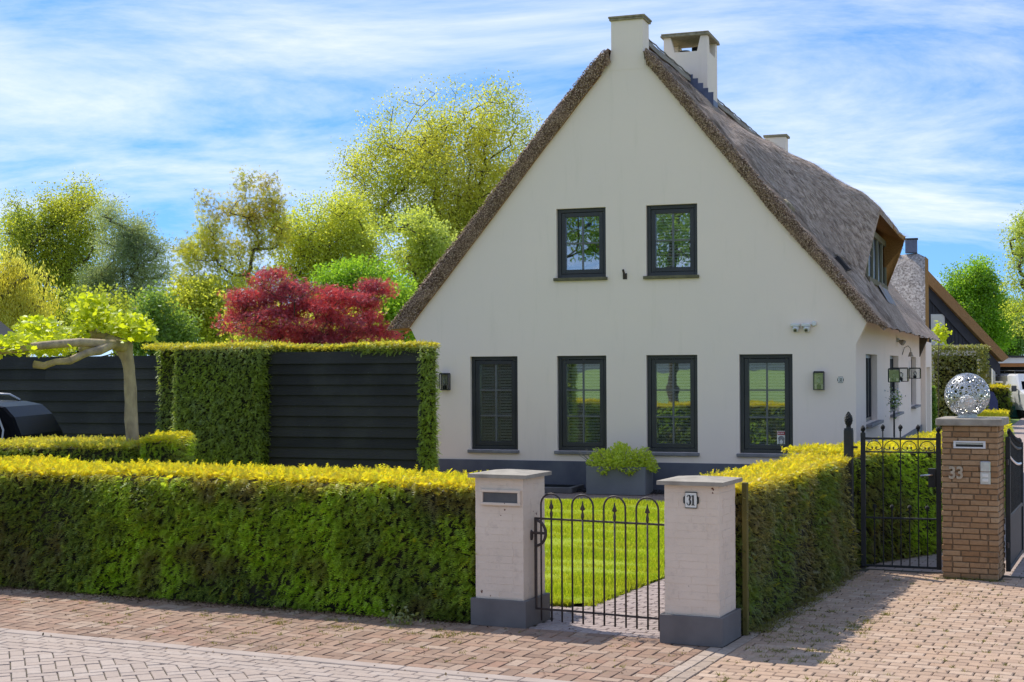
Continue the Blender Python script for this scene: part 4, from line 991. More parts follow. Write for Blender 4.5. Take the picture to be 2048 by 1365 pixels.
def gate_pier(label, s, t, rz=-PHI):
    p = thing('gate_pier', label, 'gate pier', gw(s, t), rz, 'painted brick piers of the front gate')
    w = 0.235; c = 0.27
    MB().box(-w + .0022, w - .0022, -w + .0022, w - .0022, 0.2, 1.31).obj('core', M['paintbrick'], p)
    brick_ring(p, -w, w, -w, w, 0.246, 17, 0.0627, 0.0022, M['paintbrick'], 0.23, jit=0.0008, bev=0.0012)
    pb = MB(); pb.bbox(-c, c, -c, -c + .02, 0, .24, .003); pb.bbox(-c, c, c - .02, c, 0, .24, .003); pb.bbox(-c, -c + .02, -c + .0205, c - .0205, 0, .24, .003); pb.bbox(c - .02, c, -c + .0205, c - .0205, 0, .24, .003)
    pb.box(-c + .021, c - .021, -c + .021, c - .021, 0, .238)
    pb.obj('plinth', M['stoneplinth'], p)
    cb = MB(); k = 0.285
    cb.add([(-k, -k, 1.312), (k, -k, 1.312), (k, k, 1.312), (-k, k, 1.312), (-k, -k, 1.345), (k, -k, 1.345), (k, k, 1.345), (-k, k, 1.345), (-.05, -.05, 1.372), (.05, -.05, 1.372), (.05, .05, 1.372), (-.05, .05, 1.372)],
           [(3, 2, 1, 0), (0, 1, 5, 4), (1, 2, 6, 5), (2, 3, 7, 6), (3, 0, 4, 7), (4, 5, 9, 8), (5, 6, 10, 9), (6, 7, 11, 10), (7, 4, 8, 11), (8, 9, 10, 11)])
    cb.obj('cap', M['capstone'], p)
    return p
pL = gate_pier('pale painted brick pier with a letter slot, left of the small iron gate', -2.09, 0.45)
pR = gate_pier('pale painted brick pier bearing the number 31 plate, right of the small iron gate', -0.268, 0.31)
fr = MB(); fr.bbox(-.175, .215, -.262, -.234, 1.07, 1.095, .004); fr.bbox(-.175, .215, -.262, -.234, 1.185, 1.21, .004); fr.bbox(-.175, -.15, -.262, -.234, 1.0955, 1.1845, .003); fr.bbox(.19, .215, -.262, -.234, 1.0955, 1.1845, .003)
lf = fr.obj('letterbox', M['paintbrick'], pL)
MB().box(-.15, .19, -.245, -.236, 1.096, 1.184).obj('slot', M['greytrim'], lf)
number_plate('number_plate', 'white enamel number 31 plate on the right gate pier', gw(-0.268, 0.31, 1.19) + es * 0.0 - et * 0.238, -PHI, 1.0)
fp_ = thing('fence_post', 'thin mossy wooden post between the number 31 pier and the hedge', 'post', gw(0.02, 0.66), -PHI)
MB().bbox(-.022, .022, -.03, .03, 0, 1.30, .005).obj('post', M['postwood'], fp_)
# ------------------------------------------------------------------ small garden gate
gt = thing('garden_gate', 'low iron garden gate with hooped top and arrow finials between the pale piers', 'gate', gw(-1.80, 0.40), math.atan2(-0.08, 1.24) - PHI)
GLn = 1.235; nb = 12
for k in range(4):
    xa = 0.035 + k * 0.307; xb = xa + 0.205; r = 0.1025; cx = (xa + xb) / 2
    pts = [(xa, 0, 0.045), (xa, 0, 1.07)] + [(cx - r * math.cos(a), 0, 1.07 + r * math.sin(a)) for a in np.linspace(0.2, PI - 0.2, 11)] + [(xb, 0, 1.07), (xb, 0, 0.045)]
    MB().tube(pts, 0.0085, 7).obj('hoop_bar', M['iron'], gt, smooth=True)
    b_ = MB().tube([(cx, 0, 0.045), (cx, 0, 0.96)], 0.0085, 7).obj('bar', M['iron'], gt, smooth=True)
    MB().lathe([(0.008, .955), (0.014, .975), (0.0145, 1.0), (0.008, 1.025), (0.008, 1.035), (0.024, 1.045), (0.010, 1.085), (0.004, 1.115), (0.002, 1.12)], 8, cx, 0).obj('finial', M['iron'], b_, smooth=True)
for z in (0.948, 0.148): MB().bbox(-.02, GLn, -.006, .006, z - .009, z + .009, .002).obj('rail', M['iron'], gt)
MB().bbox(-.03, -.008, -.012, .012, 0.14, 0.957, .003).obj('stile', M['iron'], gt)
MB().bbox(GLn - .018, GLn + .006, -.01, .01, 0.14, 0.92, .003).obj('stile', M['iron'], gt)
lk = MB().tube([(-.019 + 0.115 * math.sin(a) * 0.95, -.016, 0.82 + 0.115 * math.cos(a)) for a in np.linspace(0, PI, 14)], 0.013, 7)
lk.bbox(-.07, .085, -.028, -.012, .81, .832, .004); lk.obj('latch', M['iron'], gt)
MB().lathe([(0.02, .755), (0.03, .78), (0.026, .83), (0.012, .845)], 8, -.062, -.02).obj('latch_handle', M['iron'], gt)
hg = MB(); hg.tube([(GLn - .01, 0, .90), (GLn + .035, 0, .90)], .014, 6); hg.tube([(GLn - .01, 0, .17), (GLn + .03, 0, .17)], .014, 6); hg.obj('hinge', M['iron'], gt)
# ------------------------------------------------------------------ brick column with letterbox, number 33 and intercom
col = thing('brick_column', 'tall brown brick column with letterbox and intercom beside the drive', 'column', gw(1.327, 5.0), -PHI)
MB().box(-.28, .28, -.28, .28, 0, 1.635).obj('mortar_core', M['mortar'], col)
brick_ring(col, -.292, .292, -.292, .292, 0.0, 27, 0.0605, 0.0105, M['colbrick'], 0.185, jit=0.0035)
MB().bbox(-.345, .335, -.34, .34, 1.636, 1.715, .008).obj('cap', M['capstone'], col)
lb = MB(); lb.bbox(-.165, .165, -.306, -.290, 1.395, 1.412, .003); lb.bbox(-.165, .165, -.306, -.290, 1.456, 1.474, .003); lb.bbox(-.165, -.14, -.306, -.290, 1.4125, 1.4555, .003); lb.bbox(.14, .165, -.306, -.290, 1.4125, 1.4555, .003)
lbo = lb.obj('letterbox', M['white'], col); MB().box(-.14, .14, -.298, -.290, 1.413, 1.455).obj('slot', M['ink'], lbo); MB().box(-.138, .138, -.303, -.2985, 1.44, 1.450).obj('flap', M['steel'], lbo)
ic = MB().bbox(.108, .214, -.306, -.290, 1.016, 1.15, .004).bbox(.108, .214, -.318, -.290, 1.151, 1.262, .008)
ico = ic.obj('intercom', M['steel'], col)
for z in (1.045, 1.095): MB().bbox(.13, .192, -.312, -.3065, z, z + .032, .003).obj('button', M['enamel'], ico)
nb_ = thing('house_number', 'weathered metal digits reading 33 on the brick column', 'house number', gw(1.327, 5.0, 1.127) - et * 0.298 + es * -0.14, -PHI)
link('digits', text_mesh('33', 0.18, 0.010, 0.005, 0.88), M['digit'], nb_)
# perforated sphere lamp
spx = thing('sphere_lantern', 'pierced metal ball lantern standing on the brick column', 'lantern', gw(1.327, 5.0, 1.716) + es * -.06, -PHI)
rg = np.random.default_rng(2); Rr = 0.235; cz = 0.245; ringv = MB(); pts = []
def ring_on(d, r, tw):
    d = Vector(d); x = d.orthogonal().normalized(); y = d.cross(x); n = 10 if r > .012 else 7
    cpos = d * math.sqrt(max(Rr * Rr - r * r, 0)) ; P_ = []
    vs = []; fs = []
    for k in range(n):
        a = 2 * PI * k / n; e = x * math.cos(a) + y * math.sin(a)
        for q, h in ((r - tw, .003), (r + tw, .003), (r + tw, -.003), (r - tw, -.003)):
            p = (cpos + e * q + d * h); p = p + Vector((0, 0, cz)); vs.append(p)
    for k in range(n):
        j = (k + 1) % n
        for i in range(4): fs.append((k * 4 + i, k * 4 + (i + 1) % 4, j * 4 + (i + 1) % 4, j * 4 + i))
    ringv.add(vs, fs)
D_ = []; Rd = []
cand = [norm(rg.normal(0, 1, 3)) for _ in range(9000)]
for r in (0.030, 0.024, 0.018, 0.013, 0.009):
    for c0_ in cand[:1800 if r > .02 else 9000]:
        if c0_[2] < -0.93: continue
        if D_:
            dm = np.array(D_) @ c0_; dist = Rr * np.arccos(np.clip(dm, -1, 1))
            if (dist < np.array(Rd) + r - 0.0005).any(): continue
        D_.append(c0_); Rd.append(r)
for d, r in zip(D_, Rd): ring_on(d, r - 0.003, 0.0038)
ringv.obj('pierced_shell', M['steel'], spx)
MB().lathe([(0.001, .075), (0.055, .085), (0.085, .115), (0.098, .15), (0.085, .20), (0.055, .232), (0.001, .245)], 18).obj('globe', M['globe'], spx, smooth=True)
MB().lathe([(0.105, 0.0), (0.105, 0.018), (0.10, 0.022), (0.10, 0.04), (0.06, 0.05)], 20).obj('base', M['steel'], spx)
# ------------------------------------------------------------------ metal gate beside the column and its post
def pinecone(mb, cx, cy, z, r, h):
    n = 9; m_ = 8
    mb.lathe([(r * .55, z - .02), (r * .7, z - .01), (r * .35, z)], 8, cx, cy)
    for i in range(n):
        f = i / (n - 1); rr = r * math.sin(PI * (0.16 + 0.80 * f)) ** 0.8; zz_ = z + f * h
        for k in range(m_):
            a = 2 * PI * (k + 0.5 * (i % 2)) / m_; x, y = cx + rr * math.cos(a), cy + rr * math.sin(a); w = rr * 0.42 + .001; t_ = h / n
            tx, ty = -math.sin(a), math.cos(a); nx, ny = math.cos(a), math.sin(a)
            mb.add([(x + tx * w, y + ty * w, zz_), (x - tx * w, y - ty * w, zz_), (x - nx * .2 * r, y - ny * .2 * r, zz_ - t_), (x - nx * .15 * r, y - ny * .15 * r, zz_ + t_ * 1.1), (x + nx * .25 * r, y + ny * .25 * r, zz_ + t_ * .25)], [(0, 4, 2), (4, 1, 2), (0, 3, 4), (4, 3, 1)])
    mb.lathe([(r * .5, z), (r * .78, z + h * .3), (r * .7, z + h * .6), (r * .3, z + h * .95)], 8, cx, cy)
gp = thing('gate_post', 'square black steel post topped by a pine cone, beside the yellow topped hedge', 'post', gw(-0.005, 4.94), -PHI)
MB().bbox(-.046, .046, -.046, .046, 0, 1.57, .005).obj('post', M['black'], gp)
m_ = MB(); m_.box(-.042, .042, -.042, .042, 1.571, 1.585); m_.lathe([(.03, 1.585), (.028, 1.60)], 10); pinecone(m_, 0, 0, 1.62, .042, .135); m_.obj('pine_cone', M['black'], gp)
MB().bbox(.046, .10, -.008, .008, 1.36, 1.385, .002).obj('hinge', M['iron'], gp)
g2 = thing('side_gate', 'tall narrow black iron gate with scrolls and bud finials next to the brick column', 'gate', gw(0.09, 5.12), math.atan2(0.07, 0.83) - PHI)
W2 = 0.845
for x in (0.028, W2): 
    st = MB().bbox(x - .026, x + .026, -.02, .02, 0.02, 1.53, .004).obj('stile', M['black'], g2)
    m_ = MB(); pinecone(m_, x, 0, 1.545, .026, .06); m_.obj('bud', M['black'], st)
for z, h in ((1.465, .013), (1.315, .008), (0.575, .010), (0.035, .012)): MB().bbox(.054, W2 - .026, -.014, .014, z - h, z + h, .003).obj('rail', M['black'], g2)
sc_ = (W2 - .08) / 4
for k in (1, 2, 3):
    x = .054 + sc_ * k; b_ = MB().tube([(x, 0, .035), (x, 0, 1.56)], .0075, 6).obj('bar', M['black'], g2)
    m_ = MB(); pinecone(m_, x, 0, 1.57, .023, .05); m_.obj('bud', M['black'], b_)
for k in range(4):
    x = .054 + sc_ * (k + .5); b_ = MB().tube([(x, 0, .035), (x, 0, .67)], .0075, 6).obj('bar', M['black'], g2)
    m_ = MB(); pinecone(m_, x, 0, .68, .02, .045); m_.obj('bud', M['black'], b_)
    s2 = MB(); R0 = sc_ * .43
    s2.tube([(x - R0 * math.cos(a), -.004, 1.345 + R0 * 1.15 * math.sin(a)) for a in np.linspace(-.25, PI + .25, 16)], .005, 5)
    for sg in (-1, 1):
        s2.tube([(x + sg * (R0 - .005 - (1 - math.exp(-a * .32)) * R0 * .72 + 0.030 * math.exp(-a * .25) * (math.cos(a) - 1) * .9), -.004, 1.36 + 0.026 * math.exp(-a * .16) * math.sin(-a)) for a in np.linspace(0, 9, 26)], .0048, 5)
    s2.obj('scroll', M['black'], g2)
MB().bbox(W2 - .11, W2 - .027, -.028, .028, 0.93, 1.14, .004).obj('lock_case', M['black'], g2)
hd_ = MB(); hd_.tube([(W2 - .07, -.028, 1.07), (W2 - .07, -.07, 1.07), (W2 - .09, -.075, 1.072), (W2 - .19, -.075, 1.060)], .011, 7); hd_.obj('handle', M['steel'], g2, smooth=True)
# driveway gate leaf standing open
dg_ = thing('driveway_gate', 'black driveway gate leaf standing open behind the brick column', 'gate', gw(1.665, 5.16), PI / 2 - PHI + 0.02)
L3 = 1.75
MB().bbox(0, .05, -.025, .025, .04, 1.50, .004).obj('stile', M['black'], dg_); MB().bbox(L3 - .05, L3, -.025, .025, .04, 1.36, .004).obj('stile', M['black'], dg_)
for z in (0.06, 0.62): MB().bbox(.051, L3 - .051, -.02, .02, z - .02, z + .02, .004).obj('rail', M['black'], dg_)
MB().box(.051, L3 - .051, -.006, .006, .081, .599).obj('panel', M['black'], dg_)
arc = lambda x, z0: z0 + 0.10 * (1 - (x / L3)) ** 2 - 0.22 * math.sin(PI * x / L3 * .5) * .5
for z0 in (1.40, 1.22): MB().tube([(x, 0, arc(x, z0)) for x in np.linspace(.03, L3 - .03, 14)], .016, 6).obj('top_rail', M['steel'] if z0 < 1.3 else M['black'], dg_)
for k in range(1, 13):
    x = .05 + k * (L3 - .1) / 13; b_ = MB().tube([(x, 0, .64), (x, 0, arc(x, 1.46))], .008, 5).obj('bar', M['black'], dg_)
    m_ = MB(); pinecone(m_, x, 0, arc(x, 1.46), .022, .06); m_.obj('bud', M['black'], b_)
MB().bbox(-.07, .0, -.012, .012, .30, .36, .003).bbox(-.07, 0, -.012, .012, 1.2, 1.26, .003).obj('hinge', M['iron'], dg_)
# ------------------------------------------------------------------ hedges
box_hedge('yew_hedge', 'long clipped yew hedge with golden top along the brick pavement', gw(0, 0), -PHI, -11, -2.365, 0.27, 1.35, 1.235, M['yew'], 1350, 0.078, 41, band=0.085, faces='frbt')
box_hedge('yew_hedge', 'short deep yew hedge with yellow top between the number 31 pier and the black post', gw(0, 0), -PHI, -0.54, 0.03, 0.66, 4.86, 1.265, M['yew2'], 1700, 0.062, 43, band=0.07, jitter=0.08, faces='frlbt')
# curved hedge behind the side gate, following the drive
t = thing('yew_hedge', 'curving golden topped hedge running along the drive behind the iron side gate', 'hedge', GO, -PHI)
rp = [(0.02, 5.25), (0.14, 5.55), (0.66, 6.85), (0.92, 8.6), (0.88, 12.1), (0.42, 16.5), (-0.07, 21.3)]
lp_ = [(-0.85, 5.25), (-0.75, 6.0), (-0.30, 7.4), (0.02, 8.8), (0.0, 12.1), (-0.42, 16.5), (-0.9, 21.3)]
Hh = 1.29; P = []
for i in range(len(rp) - 1):
    a, b = Vector(rp[i] + (0,)), Vector(rp[i + 1] + (0,)); d = b - a; nn = Vector((d.y, -d.x, 0)).normalized(); f = 1.0 if i < 3 else 0.55
    P.append((a, d, (0, 0, Hh), nn, f)); c = Vector(lp_[i] + (Hh,)); P.append((c, (Vector(lp_[i + 1] + (Hh,)) - c), Vector(rp[i] + (Hh,)) - c, (0, 0, 1), f))
a, b = Vector(lp_[0] + (0,)), Vector(rp[0] + (0,)); P.append((a, b - a, (0, 0, Hh), (0, -1, 0), 1.0))
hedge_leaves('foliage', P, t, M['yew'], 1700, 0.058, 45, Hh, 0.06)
core = MB(); ins = [(Vector(r + (0,)) * .92 + Vector(l + (0,)) * .08, Vector(r + (0,)) * .08 + Vector(l + (0,)) * .92) for r, l in zip(rp, lp_)]
poly = [(p.x, p.y) for p, _ in ins] + [(q.x, q.y) for _, q in ins][::-1]
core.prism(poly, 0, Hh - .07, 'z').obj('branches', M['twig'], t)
pA = at(1944, 800, 62); box_hedge('drive_hedge', 'far block of golden topped hedge beside the drive near the carport', (pA.x, 62, 0), -0.1, 0, 1.6, 0, 3.0, 1.32, M['yew'], 260, 0.13, 47, T=YT)
pA = at(1845, 800, 46.5); box_hedge('column_hedge', 'narrow dark hedge block standing at the far corner of the house', (pA.x, 46.5, 0), -0.3, 0, 0.38, 0, 0.5, 1.55, M['shade'], 1500, 0.085, 48, T=DIA)
pA = at(1858, 800, 49); pB = at(1978, 800, 49)
box_hedge('beech_hedge', 'tall thinly leaved beech hedge in front of the black gabled house', (pA.x, 49, 0), 0.0, 0, pB.x - pA.x, 0, 0.7, 2.88, M['beech'], 620, 0.11, 49, T=DIA, faces='frt', jitter=0.16, coreinset=0.3)
# tall hedge wrapped round the right hand fence
th = thing('tall_hedge', 'tall clipped hedge wrapping round the black board fence with golden top', 'hedge', (-2.797, 24.3, 0), -TH)
def onpl(px, py=733, off=0.0):   # local x on fence plane
    r = ray(px, py); d = Vector((-2.797, 24.3, 0)) + ev * off
    k = (eu.x * -d.y - eu.y * -d.x); den = (eu.x * -r[1] - eu.y * -r[0]); return (-d.x * -r[1] - -d.y * -r[0]) / den
xa, xb, xc, xd = onpl(365), onpl(538), onpl(842), onpl(864); x0 = onpl(302)
ht = 2.69
P = [((xa, -.35, 0), (xb - xa, 0, 0), (0, 0, ht), (0, -1, 0), 1), ((xb, -.35, 0), (0, .5, 0), (0, 0, ht), (1, 0, 0), 1), ((x0, .15, 0), (xa - x0, 0, 0), (0, 0, ht), (0, -1, 0), 1),
     ((x0, -.35, ht), (xb - x0, 0, 0), (0, 1.1, 0), (0, 0, 1), .8), ((xa, -.3, 0), (0, .5, 0), (0, 0, ht), (-1, 0, 0), .6),
     ((xb, .02, 2.525), (xc - xb, 0, 0), (0, 0, .17), (0, -1, 0), 1.3), ((xb, 0, ht - .02), (xd - xb, 0, 0), (0, .3, 0), (0, 0, 1), 1.6),
     ((xc, -.1, 0), (xd - xc, 0, 0), (0, 0, ht - .02), (0, -1, 0), 1), ((xd, -.1, 0), (0, .42, 0), (0, 0, ht - .02), (1, 0, 0), .8)]
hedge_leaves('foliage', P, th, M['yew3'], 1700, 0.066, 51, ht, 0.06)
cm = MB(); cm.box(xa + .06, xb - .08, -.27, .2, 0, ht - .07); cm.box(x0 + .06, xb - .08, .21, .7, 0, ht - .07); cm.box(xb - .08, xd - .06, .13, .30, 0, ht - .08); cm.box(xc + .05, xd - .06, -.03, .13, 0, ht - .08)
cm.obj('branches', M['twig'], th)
# low hedges in front of the parked car
pA = at(-40, 800, 18.2); pB = at(252, 800, 18.2)
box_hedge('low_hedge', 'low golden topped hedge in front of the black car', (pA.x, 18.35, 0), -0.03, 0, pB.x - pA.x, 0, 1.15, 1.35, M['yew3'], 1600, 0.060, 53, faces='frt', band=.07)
pA = at(275, 800, 18.3); pB = at(345, 800, 18.3)
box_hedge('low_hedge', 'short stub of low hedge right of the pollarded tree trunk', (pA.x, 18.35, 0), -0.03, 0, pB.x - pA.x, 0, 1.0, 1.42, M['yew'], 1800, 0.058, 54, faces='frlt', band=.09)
# ------------------------------------------------------------------ board fences
def board_fence(name, label, loc, rz, L, zt, h, n, splits):
    f = thing(name, label, 'fence', loc, rz, 'black board fences'); ms = {}
    for k in range(n):
        z = zt - h * (k + 1); xs = [0] + ([splits[k % len(splits)]] if splits[k % len(splits)] else []) + [L]
        for a, b in zip(xs[:-1], xs[1:]):
            key = (round(a, 3), round(b, 3))
            if key not in ms:
                mb = MB(); w = b - a - .004; hh = h + .025
                mb.add([(0, -.046, 0), (w, -.046, 0), (w, -.006, hh), (0, -.006, hh), (0, -.010, 0), (w, -.010, 0), (w, .008, hh), (0, .008, hh)], [(0, 1, 2, 3), (4, 7, 6, 5), (0, 4, 5, 1), (3, 2, 6, 7), (0, 3, 7, 4), (1, 5, 6, 2)])
                ms[key] = mb.mesh('board'); ms[key].materials.append(M['board'])
            o = link('board', ms[key], None, f); o.location = (a + .002, random.uniform(-.003, .003), z); o.rotation_euler = (0, random.uniform(-.0015, .0015), 0)
    MB().box(-.05, L + .0, .012, .05, 0, zt - .02).obj('backing', M['dark'], f)
    return f
board_fence('board_fence', 'black overlapping board fence set into the tall hedge', (Vector((-2.797, 24.3, 0)) + eu * xb), -TH, xc - xb + .01, 2.537, 0.176, 14, [0])
pl_ = Vector((-2.797, 24.3, 0)) + ev * .5; xl = onpl(-60, 733, .5); xr = onpl(330, 733, .5)
board_fence('board_fence', 'black overlapping board fence behind the parked black car', pl_ + eu * xl, -TH, xr - xl, 2.50, 0.198, 12, [0, 1.72, 0, 0, 0.9, 0])
# ------------------------------------------------------------------ pollarded plane tree
pb = at(262, 733, 19.0); pt = thing('pollarded_tree', 'pollarded plane tree with pale trunk and knobbly branches of lime leaves', 'tree', (pb.x, 19.0, 0))
def lp(x, y, Y=19.0): p = at(x, y, Y); return (p.x - pb.x, Y - 19.0, p.z)
tr = MB(); tr.tube([lp(266, 1010), lp(266, 900), lp(264, 860), lp(262, 838), lp(262, 805), lp(261, 780), lp(259, 752), lp(258, 735), lp(254, 716), lp(250, 704), lp(247, 694), lp(246, 680)], [.095, .089, .083, .088, .078, .083, .073, .075, .083, .105, .125, .10], 14)
tro = tr.obj('trunk', M['palebark'], pt, smooth=True)
br = []
def branch(pts, r): MB().tube(pts, r, 9).obj('branch', M['palebark'], pt, smooth=True)
branch([lp(246, 692, 18.9), lp(222, 690, 18.7), lp(198, 702, 18.5), lp(172, 707, 18.4), lp(140, 722, 18.3), lp(112, 724, 18.3), lp(88, 732, 18.3), lp(68, 729, 18.3)], [.085, .062, .060, .046, .050, .040, .046, .05])
branch([lp(246, 688), lp(222, 676, 19.3), lp(200, 688, 19.5), lp(160, 700, 19.6)], [.06, .05, .045, .04])
branch([lp(244, 690, 18.8), lp(160, 685, 18.4), lp(80, 692, 18.0), lp(20, 700, 17.8), lp(-50, 705, 17.6)], [.06, .055, .05, .05, .05])
branch([lp(225, 672, 19.4), lp(190, 672, 19.6), lp(186, 650, 19.7)], [.05, .06, .085])
branch([lp(250, 690), lp(258, 680), lp(268, 672)], [.07, .06, .06])
rg = np.random.default_rng(61); PP = []
for (x, y, rx, ry, n, Y) in [(180, 628, 36, 30, 150, 19.6), (215, 640, 30, 26, 90, 19.3), (262, 655, 38, 26, 170, 19.0), (292, 668, 18, 16, 50, 18.9), (78, 658, 42, 22, 130, 19.2), (100, 694, 44, 20, 150, 18.6), (30, 690, 36, 20, 100, 18.0), (148, 668, 26, 14, 50, 19.4), (-30, 700, 40, 24, 60, 17.8), (186, 602, 22, 12, 40, 19.6)]:
    for _ in range(int(n * 2.6)):
        a = rg.uniform(0, 2 * PI); r = rg.random() ** .62 * 1.08; p = lp(x + rx * r * math.cos(a), y + ry * r * math.sin(a), Y + rg.normal(0, .22)); PP.append(p)
P = np.array(PP); n = len(P); X = rg.normal(0, 0.8, (n, 3)); X[:, 2] = rg.uniform(-.3, .9, n); Z = rg.normal(0, .5, (n, 3)) + np.array([0, -.45, .9])
PL = (np.array([(0, 0, 0), (.25, .30, .05), (.55, .24, .02), (.62, .42, -.05), (1.0, 0, -.12), (.62, -.42, -.05), (.55, -.24, .02), (.25, -.30, .05)], float), np.array([(0, 1, 2), (2, 3, 4), (0, 2, 4), (0, 4, 6), (6, 4, 5), (0, 6, 7)]))
V, Fc, _ = scatter(PL[0], PL[1], P, X, Z, rg.uniform(.05, .115, n)); stuff(link('crown', npmesh('crown', V, Fc), M['plane'], pt))
# ------------------------------------------------------------------ vehicles
def prof_body(parent, name, mat, profile, w0, w1, zs, smooth=False):
    # loft a side profile (x,z) across the width with a tumblehome: half width w0 below zs, tapering to w1 at the top
    zt = max(p[1] for p in profile)
    def hwid(z): return w0 if z <= zs else w0 + (w1 - w0) * (z - zs) / (zt - zs)
    mb = MB(); n = len(profile)
    cx = sum(p[0] for p in profile) / n; cz_ = sum(p[1] for p in profile) / n
    rings = []
    for f, s in ((-1, .97), (-.94, 1.0), (.94, 1.0), (1, .97)):
        rings.append([(cx + (x - cx) * s, hwid(z) * f, cz_ + (z - cz_) * s) for x, z in profile])
    vs = [p for r in rings for p in r]; fs = []
    for i in range(3):
        for k in range(n): fs.append((i * n + k, i * n + (k + 1) % n, (i + 1) * n + (k + 1) % n, (i + 1) * n + k))
    tri = tessellate_polygon([[Vector((x, z, 0)) for x, z in profile]])
    fs += [tuple(t) for t in tri] + [tuple(i + 3 * n for i in t) for t in tri]
    mb.add(vs, fs); return mb.obj(name, mat, parent, smooth), hwid
def wheel(parent, x, y, r):
    m = MB(); m.lathe([(r * .62, -.1), (r * .95, -.11), (r, -.07), (r, .07), (r * .95, .11), (r * .62, .1)], 22); o = m.obj('wheel', M['tyre'], parent, smooth=False)
    o.location = (x, y, r); o.rotation_euler = (PI / 2, 0, 0)
    MB().lathe([(.03, -.09), (r * .6, -.08), (r * .63, 0), (r * .6, .08), (.03, .09)], 18).obj('rim', M['trim'], o)
def suv(label, loc, rz, paint):
    c = thing('parked_car', label, 'car', loc, rz)
    body = [(-2.35, .35), (-2.38, .75), (-2.3, 1.0), (-1.2, 1.12), (1.9, 1.16), (2.33, 1.12), (2.4, .8), (2.38, .4), (1.9, .32), (-1.9, .3)]
    prof_body(c, 'body', M[paint], body, .95, .93, .9)
    roof = [(-1.25, 1.12), (-.55, 1.70), (-.2, 1.795), (.8, 1.83), (1.75, 1.79), (1.98, 1.74), (2.12, 1.60), (2.24, 1.35), (2.3, 1.13)]
    ro_, hwid = prof_body(c, 'cabin', M[paint], roof, .92, .74, 1.13)
    def sidepoly(name, pts, mat, off, parent):
        for sg in (-1, 1):
            m = MB(); n = len(pts); a = [(x, sg * (hwid(z) + off), z) for x, z in pts]; b = [(x, sg * (hwid(z) + off - .01), z) for x, z in pts]
            m.add(a + b, [tuple(range(n)), tuple(range(2 * n - 1, n - 1, -1))] + [(i, (i + 1) % n, n + (i + 1) % n, n + i) for i in range(n)]); m.obj(name, mat, parent)
    sidepoly('side_window', [(-1.0, 1.2), (-.45, 1.64), (.35, 1.70), (.35, 1.2)], M['carglass'], .006, ro_)
    sidepoly('side_window', [(.45, 1.15), (.45, 1.70), (1.17, 1.71), (1.36, 1.15)], M['carglass'], .006, ro_)
    sidepoly('side_window', [(1.50, 1.15), (1.34, 1.70), (1.82, 1.68), (2.07, 1.48), (2.19, 1.15)], M['carglass'], .006, ro_)
    sidepoly('window_trim', [(1.92, 1.18), (1.985, 1.30), (1.99, 1.42), (1.90, 1.62), (1.925, 1.62), (2.015, 1.43), (2.01, 1.29), (1.95, 1.18)], M['trim'], .012, ro_)
    for sg in (-1, 1):
        m = MB().tube([(-.35, sg * .66, 1.80), (-.2, sg * .67, 1.865), (1.3, sg * .66, 1.895), (1.52, sg * .65, 1.885), (1.68, sg * .64, 1.80)], .022, 7); m.obj('roof_rail', M['trim'], c, smooth=True)
        MB().bbox(2.26, 2.4, sg * .9 - .05, sg * .9 + .05, .85, 1.12, .02).obj('tail_light', M['tail'], c)
        MB().bbox(-2.36, -2.2, sg * .78 - .12, sg * .78 + .12, .75, .92, .02).obj('headlight', M['white'], c)
    for x in (-1.45, 1.45):
        for y in (-.84, .84): wheel(c, x, y, .37)
    return c
pc = at(84, 733, 20.55); suv('glossy black estate car parked behind the low hedge', (pc.x - 2.28, 20.75, 0.04), -0.03, 'carpaint')
vn = at(2036, 733, 61); van = thing('van', 'white delivery van parked in front of the carport', 'van', (vn.x + 1.22, 61, 0), 0); van.scale = (.92, .92, .90)
vb = [(-.99, .35), (-.98, 1.1), (-.93, 1.95), (-.80, 2.05), (.80, 2.05), (.93, 1.95), (.98, 1.1), (.99, .35)]
m = MB(); n_ = len(vb)
secs = [(0.0, .0, 1.0), (.12, 1.0, 1.12), (.9, 1.0, 1.28), (1.5, 1.0, 2.05), (1.8, 1.0, 2.05), (5.0, 1.0, 2.05)]
rings = []
for (y, f, zt_) in secs: rings.append([(x * (0.93 if y == 0 else 1), y, min(z, zt_) if y > 0 else min(z, 1.0)) for x, z in vb])
vs = [p for r in rings for p in r]; fs = [(i * n_ + k, i * n_ + (k + 1) % n_, (i + 1) * n_ + (k + 1) % n_, (i + 1) * n_ + k) for i in range(len(secs) - 1) for k in range(n_)] + [tuple(range(n_)), tuple((len(secs) - 1) * n_ + k for k in range(n_))]
m.add(vs, fs).obj('body', M['vanpaint'], van)
MB().add([(-.80, .93, 1.33), (.80, .93, 1.33), (.72, 1.42, 1.94), (-.72, 1.42, 1.94), (-.80, .96, 1.31), (.80, .96, 1.31), (.72, 1.45, 1.92), (-.72, 1.45, 1.92)], [(0, 1, 2, 3), (7, 6, 5, 4), (0, 4, 5, 1), (1, 5, 6, 2), (2, 6, 7, 3), (3, 7, 4, 0)]).obj('windscreen', M['carglass'], van)
MB().bbox(-.95, .95, -.06, .10, .32, .62, .03).obj('bumper', M['greytrim'], van)
